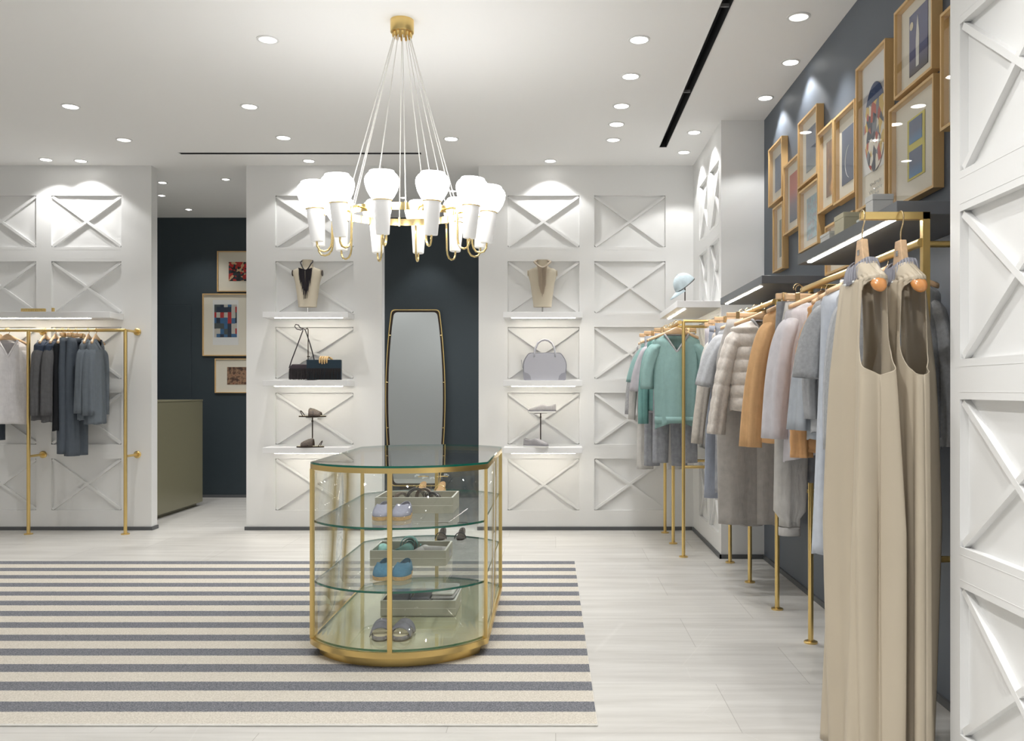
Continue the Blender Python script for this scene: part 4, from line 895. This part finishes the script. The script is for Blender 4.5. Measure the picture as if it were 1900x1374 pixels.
# ================================================================== SAND DRESSES
def halter_dress(label, loc, rz, seed, short, hemw=.30, hemd=.12):
    rnd = random.Random(seed); F = fold(rnd, (4, 6, 9, 13)); x, y, z = loc
    t = thing('halter_dress', label, 'dress', (x, y, z), rz)
    L = 1.892
    def prof(zz):
        if zz > -.052: u = zz / -.052; return .062 + .012 * u, .048
        if zz > -.108: u = (zz + .052) / -.056; return .074 + .106 * u, .046
        u = (zz + .108) / -(L - .108); return .180 + .02 * min(1, u * 4) + (hemw - .20) * u ** 1.1, .050 + .02 * min(1, u * 5) + (hemd - .07) * u ** .9
    def cut(zz):           # angle from the side seam at which each panel starts: the arm opening
        if zz > -.122 or zz < -.462: return 0
        if zz < -.29: q = .84 * math.sqrt(max(0, 1 - abs((-.29 - zz) / .172) ** 3.6))
        elif zz > -.16: q = .84 * math.sqrt(max(0, 1 - ((zz + .16) / .038) ** 2))
        else: q = .84
        return math.asin(min(.95, q) ** (1 / .85))
    zl = [-.045 - .004 * i for i in range(0, 26)] + [-.150 - .010 * i for i in range(28)] + [-.430 - .003 * i for i in range(12)] + [-.466 - (L - .466) * i / 44 for i in range(1, 45)]
    for side in (-1, 1):        # front (-y) and back panels meet in side seams below the arm openings
        g_ = []; n2 = 61
        for zz in zl:
            w, d = prof(zz); a0 = cut(zz); row = []
            for j in range(n2):
                a = a0 + (PI - 2 * a0) * j / (n2 - 1); c, s = math.cos(a), side * math.sin(a)
                aa = math.atan2(s, c); am = .004 + .044 * min(1, max(0, -zz - .12) / .9); f = F(aa, -zz / L * 1.2) * am
                if -.7 < zz < -.09: f += .0035 * math.sin(22 * aa) * math.exp(-((zz + .1) / .25) ** 2)
                row.append(((w + f * .4) * math.copysign(abs(c) ** .8, c), (d + f) * math.copysign(abs(s) ** .85, s), zz - (.028 * s * s * max(0, min(1, (zz + .13) / .06)) if side < 0 else 0)))
            g_.append(row)
        mb = MB().sheet(g_); mb.build('front_panel' if side < 0 else 'back_panel', K['sand'], t, smooth=True, solid=.003)
    # ruched neckband with pearl-like studs
    band_ = MB(); rg_ = []
    for q, (dz, kk) in enumerate(((.012, .90), (.0, 1.0), (-.022, 1.10), (-.045, 1.13), (-.055, 1.06))):
        ring = []
        for i in range(144):
            a = 2 * PI * i / 144; c, s = math.cos(a), math.sin(a); pl = (.0035 if i % 4 < 2 else -.0025) + .0015 * math.sin(i * .9)
            ring.append(((.070 * kk + pl) * c, (.052 * kk + pl) * s, -.040 + dz - (.034 if s < 0 else .0) * abs(s) ** 1.5))
        rg_.append(ring)
    band_.loft(rg_, False, False); nb = band_.build('ruched_neckband', K['ruche'], t, label='gathered grey striped neckband', solid=.002)
    st = MB()
    for a in (-.9, -1.57, -2.2, -.3, -2.85): st.lathe([(.001, -.005), (.004, -.003), (.0055, 0), (.004, .003), (.001, .005)], c=(.082 * math.cos(a), .064 * math.sin(a), -.095 - .030 * abs(math.sin(a))), n=8)
    st.build('stud', 'plastic', nb, smooth=True)
    h = thing('clothes_hanger', 'broad-shouldered orange wooden hanger on the brass arm holding the ' + short, 'hanger', (x, y, z), rz, 'hangers on the square brass arm')
    hk = [(0, 0, .03), (0, 0, .06), (.004, 0, .085), (.022, 0, .105), (.026, 0, .125)]
    hk += [(.026 * math.cos(a), 0, .13 + .0 + .026 * math.sin(a) + .0) for a in [R(10 + 19 * i) for i in range(10)]]
    MB().tube(hk, .003, 8).build('hook', 'hook', h, smooth=True)
    MB().prism([(-.026, .045), (.026, .045), (.044, -.03), (.055, -.085), (.02, -.075), (-.02, -.075), (-.055, -.085), (-.044, -.03)], -.013, .013, lambda u, v, hh: (u, hh, v)).build('centre_block', 'wood', h, bevel=.004)
    MB().box(-.011, .011, -.0155, -.013, -.014, .006).build('maker_plate', 'steel', h)
    for s in (-1, 1):
        rr = []
        for i in range(16):
            u = i / 15; cx = s * (.03 + .165 * u); cz = -.070 - .083 * u ** 1.2; r0 = .013 + .019 * u ** 1.5
            if u > .8: r0 *= math.sqrt(max(.02, 1 - ((u - .8) / .21) ** 2)) 
            rr.append([(cx, r0 * 1.05 * math.cos(q * PI / 8), cz + r0 * math.sin(q * PI / 8)) for q in range(16)])
        MB().loft(rr).build('shoulder', 'woodlac', h, smooth=True, label='rounded lacquered shoulder')
    return t
halter_dress('long sand satin halter dress with ruched grey neck, left one of two', (1.148, 3.33, 1.905), R(-90), 5, 'left sand dress', hemw=.205, hemd=.092)
halter_dress('long sand satin halter dress with ruched grey neck, right one by the wall', (1.300, 3.35, 1.905), R(-90), 8, 'right sand dress', hemw=.21, hemd=.082)
# ================================================================== SHOES, BAGS, CASE CONTENTS
def shoe_outline(L, w, toe=.5):
    """plan outline of a sole, heel at +y, toe at -y; width w"""
    pts = []
    for i in range(32):
        a = 2 * PI * i / 32; y = L / 2 * math.sin(a); k = y / (L / 2); ww = w * (1 - .16 * math.exp(-((k - .25) / .3) ** 2)) * (1.0 if k < 0 else .86)
        pts.append((ww / 2 * math.copysign(abs(math.cos(a)) ** .75, math.cos(a)), y))
    return pts
def closed_shoe(label, loc, rz, m, sole_m, L=.25, w=.088, sole=.022, height=.062, open_k=.35, cat='shoe', name='espadrille', group=None, edge=None, tongue=None):
    t = thing(name, label, cat, loc, rz, group)
    MB().prism(shoe_outline(L, w), 0, sole, lambda u, v, h: (u, v, h)).build('sole', sole_m, t, bevel=.003, smooth='auto')
    if edge: MB().prism(shoe_outline(L + .003, w + .003), sole - .006, sole, lambda u, v, h: (u, v, h)).build('welt', edge, t)
    rings = []; o = shoe_outline(L * .985, w * .96)
    for i in range(9):
        u = i / 8
        ring = []
        for (x, y) in o:
            k = y / (L / 2)                       # -1 toe .. 1 heel
            top = height * (.42 + .72 * ((k + 1) / .95) ** 1.1) if k < -.05 else height * (1.14 - .30 * math.sin(PI * min(1, (k + .05) / 1.05)) ** .8)
            pinch = 1 - (.32 if k > -.15 else .75) * u ** 2.2
            yy = y if k > -.15 else y + (abs(k) * L * .12 * u ** 2)
            ring.append((x * pinch, yy * (1 - .04 * u), sole - .002 + top * math.sin(u * PI / 2)))
        rings.append(ring)
    mb = MB().loft(rings, False, False); n = len(o); base = 8 * n
    # vamp roof over the front part
    fr = [j for j in range(n) if o[j][1] < L * .5 * -.08]
    fr.sort(key=lambda j: o[j][0])
    mb.f.append(tuple(base + j for j in fr))
    mb.build('upper', m, t, smooth='auto', solid=.003)
    MB().prism([(x * .82, y * .9) for x, y in shoe_outline(L, w)], sole, sole + .004, lambda u, v, h: (u, v, h)).build('insole', tongue or 'linen', t)
    return t
K['lav'] = cloth('lavender_suede', (160, 160, 176)); K['bluesuede'] = cloth('blue_suede', (88, 132, 158), vary=.1); K['rope'] = pbr('jute_rope', srgb(206, 170, 120), .9, bump=.4, bscale=200, vary=.15, vscale=90)
K['slip'] = cloth('grey_canvas', (156, 154, 156)); K['solewhite'] = pbr('white_rubber', (.8, .8, .77), .5); K['sandalgrey'] = cloth('grey_sandal_leather', (140, 138, 148), rough=.6)
for s, nm in ((-1, 'left'), (1, 'right')):
    closed_shoe('lavender grey suede espadrille with rope sole, %s shoe on the upper glass shelf' % nm, (-.868 + s * .053, 4.735, .7065), R(-3 * s), K['lav'], K['rope'], w=.106, height=.050, L=.23)
    closed_shoe('blue suede espadrille with rope sole, %s shoe on the lower glass shelf' % nm, (-.868 + s * .053, 4.75, .3915), R(-3 * s), K['bluesuede'], K['rope'], w=.106, height=.052, L=.23)
def slide(label, loc, rz, m='', L=.25, w=.092, cat='sandal', name='slide_sandal', bands=((-.07, .05), (.005, .035)), band_h=.05, sole='sandalgrey', foot='cream'):
    t = thing(name, label, cat, loc, rz)
    MB().prism(shoe_outline(L, w), 0, .020, lambda u, v, h: (u, v, h)).build('sole', K['sandalgrey'] if sole == 'sandalgrey' else sole, t, bevel=.004)
    MB().prism([(x * .92, y * .96) for x, y in shoe_outline(L, w)], .0201, .024, lambda u, v, h: (u, v, h)).build('footbed', A['cream'], t)
    for cy, bw in bands:
        g_ = []
        for i in range(13):
            a = PI * i / 12; g_.append([(w / 2 * 1.02 * math.cos(a), cy + q * bw / 2, .012 + band_h * math.sin(a) * (1 + .18 * q)) for q in (-1, -.3, .3, 1)])
        MB().sheet(g_).build('strap', m, t, smooth=True, solid=.004)
    return t
for s, nm in ((-1, 'left'), (1, 'right')):
    slide('grey banded leather slide sandal, %s one on the base of the glass case' % nm, (-.858 + s * .058, 4.70, .0965), R(-5 * s), K['sandalgrey'], w=.108, band_h=.058)
M['taninsole'] = pbr('tan_leather', srgb(190, 150, 104), .6)
for k, (X, Y, Z, mm, fl, lb) in enumerate(((-.835, 5.98, .7065, 'goldpol', 'taninsole', 'strappy gold-trimmed heeled sandal at the back of the upper glass shelf'), (-.70, 5.98, .3915, 'jet', 'bronze', 'strappy black heeled sandal at the back of the lower glass shelf'))):
    for s, nm in ((-1, 'left'), (1, 'right')):
        t = thing('heeled_sandal', lb + ', %s one' % nm, 'sandal', (X + s * .065, Y, Z))
        MB().prism([(x * .8, y * .9) for x, y in shoe_outline(.23, .08)], .0, .012, lambda u, v, h: (u, v, h + max(0, (v + .02)) * .35)).build('sole', fl, t)
        MB().tube([(0, .09, .045), (0, .092, .0)], [.012, .007], 8).build('heel', mm, t)
        for cy, r_, zz in ((-.06, .038, .005), (.07, .034, .06)):
            MB().tube([(r_ * math.cos(a), cy + (0 if zz < .02 else .03 * math.sin(a)), zz + (r_ * 1.1 * math.sin(a) if zz < .02 else .03)) for a in [PI * i / 12 for i in range(13)]], .0035, 6).build('strap', mm, t, smooth=True)
# trays
def tray(label, loc, W_=.43, D_=.32, H_=.086):
    t = thing('wooden_tray', label, 'tray', loc); th = .010; x = W_ / 2
    MB().box(-x, x, 0, D_, 0, .010).build('bottom', 'tray', t)
    w = MB(); w.box(-x, x, 0, th, .010, H_); w.box(-x, x, D_ - th, D_, .010, H_); w.box(-x, -x + th, th, D_ - th, .010, H_); w.box(x - th, x, th, D_ - th, .010, H_); w.build('walls', 'tray', t)
    r_ = MB(); r_.box(-x, x, 0, th, H_, H_ + .002); r_.box(-x, x, D_ - th, D_, H_, H_ + .002); r_.box(-x, -x + th, th, D_ - th, H_, H_ + .002); r_.box(x - th, x, th, D_ - th, H_, H_ + .002); r_.build('rim', 'trayin', t)
    MB().box(-x, x, -.001, 0, H_ * .5 - .001, H_ * .5 + .001).build('groove', 'trayin', t)
    return t
tray('taupe wooden tray of coiled belts on the upper glass shelf', (-.782, 4.905, .7065)); tray('taupe wooden tray of rolled scarves on the lower glass shelf', (-.836, 5.03, .3915)); tray('taupe wooden tray of folded knits on the base of the case', (-.786, 5.08, .0965))
M['beltdark'] = pbr('dark_leather', srgb(62, 54, 52), .35, coat=.3); M['belttan'] = pbr('taupe_leather', srgb(120, 104, 92), .4)
def belt(label, loc, rz, r, m, turns=3.2, wd=.03, tilt=0):
    t = thing('coiled_belt', label, 'belt', loc, rot=(tilt, 0, rz)); g_ = []; N = int(turns * 28)
    for i in range(N + 1):
        a = 2 * PI * i / 28; rr = r * (1 - .10 * i / 28) ; g_.append([(rr * math.cos(a), q * wd / 2, r + rr * math.sin(a)) for q in (-1, 1)])
    MB().sheet(g_).build('strap', m, t, smooth=True, solid=.003)
    e = MB(); e.tube([(r * .95 + .012 * math.cos(a), -wd * .5 - .004, r + .3 * r + .018 * math.sin(a)) for a in [2 * PI * i / 12 for i in range(12)]], .0022, 6, closed=True); e.build('buckle', 'steel', t, smooth=True)
    return t
bz = .7175
belt('dark coiled leather belt, widest of those standing in the tray', (-.79, 5.04, bz), R(15), .058, 'beltdark'); belt('dark coiled belt at the right end of the row in the tray', (-.70, 5.08, bz), R(-25), .044, 'beltdark', 3)
belt('taupe coiled belt leaning left in the belt tray', (-.875, 5.04, bz), R(35), .045, 'belttan', 3); belt('small dark coiled belt at the left end of the belt tray', (-.94, 5.06, bz), R(60), .034, 'beltdark', 2.5)
belt('taupe coiled belt standing behind the widest dark belt', (-.76, 5.14, bz), R(-10), .052, 'belttan', 3)
M['aqua'] = cloth('aqua_cotton', (160, 206, 200)); M['tealgreen'] = cloth('teal_wool', (104, 146, 140)); M['palewool'] = cloth('pale_grey_wool', (200, 196, 196)); M['dkwool'] = cloth('mid_grey_wool', (120, 120, 128)); M['ivory'] = cloth('ivory_knit', (228, 226, 222))
def rolled(label, loc, rz, ln, r, m, cat='scarf', name='rolled_scarf', sq=1.0):
    t = thing(name, label, cat, loc, rz); g_ = []
    for i in range(60):
        a = 2 * PI * i / 20; rr = r * (.25 + .75 * i / 59); g_.append([(rr * math.cos(a) * sq, y * ln / 2, r * (1.02) + rr * math.sin(a)) for y in (-1, -.5, 0, .5, 1)])
    MB().sheet(g_).build('roll', m, t, smooth=True, solid=.004)
    MB().tube([(r * 1.0 * sq + .004, -ln / 2 + .003, r), (r * 1.0 * sq + .004, ln / 2 - .003, r)], .004, 6).build('edge', m, t, smooth=True)
    return t
rz_ = .4025
rolled('aqua rolled scarf at the left end of the scarf tray', (-.985, 5.16, rz_), R(20), .20, .042, 'aqua'); rolled('teal green rolled scarf in the scarf tray', (-.885, 5.16, rz_), R(-8), .20, .042, 'tealgreen'); rolled('pale grey rolled scarf right of the teal one', (-.79, 5.17, rz_), R(-12), .20, .036, 'palewool')
rolled('grey bunched scarf lying behind the rolled ones', (-.70, 5.2, rz_), R(75), .16, .038, 'palewool', sq=1.3)
rolled('sage round cap-like bundle peeping above the scarf tray', (-.87, 5.30, rz_), R(5), .06, .06, 'tealgreen')
def folded(label, loc, w, d, layers, m, edge=None, name='folded_sweater', rz=0):
    t = thing(name, label, 'folded garment', loc, rz); z = 0
    for i, h in enumerate(layers):
        k = .02; ww = w - .004 * i
        MB().loft([[(x, y, zz) for x, y in ((-ww / 2 + e, -d / 2 + e), (ww / 2 - e, -d / 2 + e), (ww / 2 - e, d / 2 - e), (-ww / 2 + e, d / 2 - e))] for zz, e in ((z, .012), (z + h * .3, .0), (z + h * .7, .0), (z + h, .012))]).build('fold', m if i % 2 == 0 or edge is None else edge, t, smooth='auto', bevel=.003); z += h + .0005
    return t
fz = .1075
folded('mid grey folded knit at the left of the base tray', (-.915, 5.23, fz), .13, .24, (.02, .02, .022, .02), 'dkwool', rz=R(4)); folded('ivory folded knit on the right of the base tray, highest of the three', (-.645, 5.24, fz), .14, .25, (.024, .024, .022, .024, .022), 'ivory', 'palewool', rz=R(-3))
folded('pale folded knit in the middle of the base tray', (-.78, 5.23, fz), .12, .24, (.022, .022, .022, .02), 'palewool', 'dkwool')
# ---- back wall displays
# left: fringed clutches
def fringe_mesh(x0, x1, y, z1, z0, n, seed):
    rnd = random.Random(seed); mb = MB()
    for i in range(n):
        x = x0 + (x1 - x0) * (i + .5) / n; w = (x1 - x0) / n * .44; dx = rnd.uniform(-.004, .004); yy = y - rnd.uniform(0, .006); zz = z0 + rnd.uniform(0, .006)
        mb.sheet([[(x - w, yy, z1), (x + w, yy, z1)], [(x - w + dx, yy - .003, (z0 + z1) / 2), (x + w + dx, yy - .003, (z0 + z1) / 2)], [(x - w * .8 + dx * 1.6, yy, zz), (x + w * .8 + dx * 1.6, yy, zz)]])
    return mb
M['plum'] = pbr('plum_black_leather', srgb(58, 48, 56), .45); M['inkteal'] = pbr('ink_teal_leather', srgb(26, 48, 62), .4); M['fringeblk'] = pbr('black_suede_fringe', srgb(34, 30, 32), .8)
sz = 1.477
b1 = thing('fringed_shoulder_bag', 'black fringed bag hanging by a knotted strap, left of the teal clutch', 'bag', (-2.43, 8.66, sz))
MB().prism([(-.16, .012), (-.155, .13), (-.13, .158), (.16, .158), (.16, .012)], -.03, .03, lambda u, v, h: (u, h, v)).build('body', 'plum', b1, bevel=.008, smooth='auto')
f_ = fringe_mesh(-.155, .16, -.033, .115, .004, 60, 1).build('fringe', 'fringeblk', b1, solid=.0015); f_['kind'] = 'stuff'
MB().tube([(-.165, 0, .12), (-.14, 0, .2), (-.075, 0, .37), (-.032, 0, .485), (-.03, -.006, .50), (-.05, -.008, .49), (-.09, -.008, .50), (-.11, -.006, .525), (-.10, -.004, .545), (-.075, -.003, .54), (-.055, -.004, .51), (-.03, -.004, .505), (-.01, 0, .495), (.01, 0, .44), (.04, 0, .35), (.07, 0, .24), (.085, 0, .16)], .0055, 6).build('strap', 'jet', b1, smooth=True)
st = thing('bag_stand', 'thin dark bronze pole stand behind the fringed bags', 'display stand', (-2.40, 8.73, sz)); MB().box(-.05, .05, -.035, .035, 0, .006).build('foot', 'bronze', st); MB().cyl((-.03, 0, 0), (-.03, 0, .50), .0045, 8).build('pole', 'bronze', st); MB().cyl((-.04, 0, .235), (-.012, 0, .235), .005, 8).build('knob', 'bronze', st)
MB().tube([(-.03, 0, .50), (-.03, -.03, .512), (-.03, -.07, .50)], .005, 8).build('arm', 'bronze', st)
b2 = thing('fringed_clutch', 'ink teal leather clutch with black fringe, held by a wooden hand', 'bag', (-2.228, 8.57, sz))
MB().box(-.165, .165, -.018, .018, .006, .196).build('body', 'inkteal', b2, bevel=.004); MB().box(-.167, .167, -.024, -.0185, .112, .198).build('flap', 'inkteal', b2, bevel=.002)
f_ = fringe_mesh(-.162, .163, -.024, .115, .004, 64, 2).build('fringe', 'fringeblk', b2, solid=.0015); f_['kind'] = 'stuff'
M['goldwood'] = pbr('pale_gilt_wood', srgb(218, 184, 130), .4)
hd = thing('mannequin_hand', 'pale wooden display hand with curled fingers gripping the teal clutch', 'display hand', (-2.225, 8.585, sz + .198))
MB().loft([[(x_ + .0, y_, z_) for x_, y_, z_ in ring] for ring in ([(q[0] * .9 + .045, q[1] + .035, q[2]) for q in ring_ellipse(.02, .014, .012, n=12)], [(q[0] + .02, q[1] + .02, q[2]) for q in ring_ellipse(.032, .016, .026, n=12)], [(q[0], q[1] + .006, q[2]) for q in ring_ellipse(.040, .017, .030, n=12)], [(q[0] - .004, q[1] - .008, q[2]) for q in ring_ellipse(.036, .012, .022, n=12)])]).build('palm', 'goldwood', hd, smooth=True)
for i, (x_, l_) in enumerate(((-.036, .82), (-.013, 1), (.010, .97), (.032, .8))):
    MB().tube([(x_ + .004, -.008, .024), (x_, -.032, .026), (x_ - .003, -.050, .010), (x_ - .004, -.052, -.018 * l_), (x_ - .004, -.049, -.042 * l_)], [.010, .0105, .0098, .0088, .006], 8).build('finger', 'goldwood', hd, smooth=True)
MB().tube([(.048, .01, .018), (.058, .028, .006), (.056, .036, -.018), (.050, .036, -.036)], [.011, .011, .009, .006], 8).build('thumb', 'goldwood', hd, smooth=True)
# right: grey bowling bag
hb = thing('handbag', 'pale grey leather bowling handbag with two arched handles', 'bag', (-.105, 8.64, sz)); M['bag'] = pbr('pale_grey_leather', srgb(178, 178, 186), .45, bump=.05, bscale=300); M['bagdk'] = pbr('grey_piping', srgb(146, 146, 154), .5)
rgs = []
for yy, k in ((-.085, .965), (-.078, .99), (-.05, 1), (0, 1), (.05, 1), (.078, .99), (.085, .965)):
    pl = rounded_poly([(-.200 * k, .0 + .004 * (1 - k)), (.200 * k, .0), (.212 * k, .175), (.155 * k, .262 * k), (-.155 * k, .262 * k), (-.212 * k, .175)], [.02, .02, .05, .03, .03, .05], 5); rgs.append([(u, yy, v + .002) for u, v in pl])
MB().loft(rgs).build('body', 'bag', hb, smooth='auto')
for yy in (-.080, .080): MB().tube([(p[0], yy, p[2]) for p in rgs[3]], .0035, 6, closed=True).build('piping', 'bagdk', hb, smooth=True)
for yy in (-.083, .083):
    MB().tube([(-.102, yy * 1.02, .225), (-.10, yy, .262), (-.093, yy * .9, .31), (-.07, yy * .75, .36), (-.035, yy * .65, .386), (0, yy * .62, .394), (.035, yy * .65, .386), (.07, yy * .75, .36), (.093, yy * .9, .31), (.10, yy, .262), (.102, yy * 1.02, .225)], .0075, 8).build('handle', 'bag', hb, smooth=True)
for s in (-1, 1):
    MB().prism([(s * .203, .004), (s * .130, .004), (s * .138, .042), (s * .160, .066), (s * .207, .082)], -.088, -.0855, lambda u, v, h: (u, h, v)).build('corner_patch', 'bagdk', hb)
MB().bar((-.216, -.02, .12), (-.228, -.02, .20), .012, .004).build('zip_pull', 'bagdk', hb)
def shoe_stand(label, X, topz, plates, m):
    t = thing('shoe_stand', label, 'display stand', (X, 8.63, .832)); MB().box(-.05, .05, -.035, .035, 0, .006).build('foot', m, t)
    MB().cyl((0, 0, 0), (0, 0, topz), .006, 10).build('pole', m, t); MB().bar((-.06, 0, topz), (.06, 0, topz + .004), .04, .005).build('plate', m, t); MB().cyl((-.008, 0, topz - .035), (.008, 0, topz - .035), .009, 8).build('knob', m, t); return t
shoe_stand('bronze T-shaped shoe stand on the left column shelf', -2.36, .285, 1, 'bronze'); shoe_stand('bronze T-shaped shoe stand on the right column shelf', -.146, .325, 1, 'bronze')
M['snake'] = ramp_art('print_snakeskin', 'vor', [srgb(48, 44, 48), srgb(96, 84, 76), srgb(70, 62, 62), srgb(112, 98, 82)], 34)
def snake_slide(label, loc, rz):
    t = thing('snakeskin_sandal', label, 'sandal', loc, rz)
    MB().prism(shoe_outline(.265, .085), 0, .012, lambda u, v, h: (u, v, h)).build('sole', 'bronze', t, bevel=.002); MB().prism([(x * .93, y * .96) for x, y in shoe_outline(.265, .085)], .0121, .015, lambda u, v, h: (u, v, h)).build('footbed', A['cream'], t)
    g_ = []
    for i in range(13):
        a = PI * i / 12; g_.append([(.043 * math.cos(a), cy, .01 + hh * math.sin(a)) for cy, hh in ((-.085, .035), (-.06, .05), (-.02, .068), (.02, .078), (.032, .07))])
    MB().sheet(g_).build('strap', 'snake', t, smooth=True, solid=.004)
    MB().tube([(.04 * math.cos(a), .085 + .028 * math.sin(a), .012 + .05 * math.sin(a)) for a in [PI * i / 12 for i in range(13)]], .004, 6).build('heel_strap', 'bronze', t, smooth=True)
    return t
snake_slide('snakeskin strapped sandal on top of its stand, left column', (-2.36, 8.63, .832 + .2895), R(92)); snake_slide('snakeskin strapped sandal on the shelf at the foot of its stand', (-2.36, 8.555, .832), R(-88))
closed_shoe('grey canvas slip-on shoe on top of its stand, right column', (-.13, 8.63, .832 + .3295), R(-90), K['slip'], K['solewhite'], L=.27, sole=.024, height=.058, name='slip_on_shoe', edge=K['sandalgrey'])
closed_shoe('grey canvas slip-on shoe on the shelf at the foot of its stand, right column', (-.19, 8.555, .832), R(68), K['slip'], K['solewhite'], L=.26, sole=.024, height=.062, name='slip_on_shoe', edge=K['sandalgrey'])
# cap on its stand
cs = thing('cap_stand', 'slim dark pole stand on the corner shelf under the cap', 'display stand', (1.12, 7.70, 2.12)); MB().lathe([(.001, 0), (.045, 0), (.045, .005), (.001, .006)], n=20, cap=False).build('foot', 'bronze', cs); MB().cyl((0, 0, 0), (0, 0, .20), .005, 8).build('pole', 'bronze', cs); MB().lathe([(.001, .255), (.03, .245), (.045, .22), (.04, .20), (.001, .195)], n=16, cap=False).build('head_form', 'bronze', cs, smooth=True)
M['capblue'] = cloth('pale_blue_cap_cotton', (186, 200, 206), vary=.14, vscale=12)
cp = thing('baseball_cap', 'pale blue washed baseball cap tipped forward on a pole stand', 'cap', (1.125, 7.70, 2.285), rot=(R(8), R(-38), R(0)))
rings = []
for i in range(10):
    u = i / 9 * PI / 2; rings.append([( .098 * math.cos(u) * math.cos(a), .082 * math.cos(u) * math.sin(a), .118 * math.sin(u)) for a in [2 * PI * j / 28 for j in range(28)]])
MB().loft(rings[:-1] + [[(0 + .001 * math.cos(2 * PI * j / 28), .001 * math.sin(2 * PI * j / 28), .118) for j in range(28)]], False, True).build('crown', 'capblue', cp, smooth=True, solid=.003)
g_ = []
for i in range(13):
    a = R(115 + 130 * i / 12); g_.append([((.096 + q * .085 * math.sin(PI * i / 12) ** .5) * math.cos(a), .08 * math.sin(a) * (1 + .1 * q), -.002 - .022 * q + .012 * (1 - abs(i - 6) / 6)) for q in (0, .5, 1)])
MB().sheet(g_).build('peak', 'capblue', cp, smooth=True, solid=.004)
MB().lathe([(.001, 0), (.008, 0), (.006, .005), (.001, .006)], n=10, c=(0, 0, .117), cap=False).build('button', 'capblue', cp)
MB().tube([(.099 * math.cos(a), .083 * math.sin(a), .004) for a in [2 * PI * j / 28 for j in range(28)]], .003, 6, closed=True).build('band', 'bronze', cp, smooth=True)
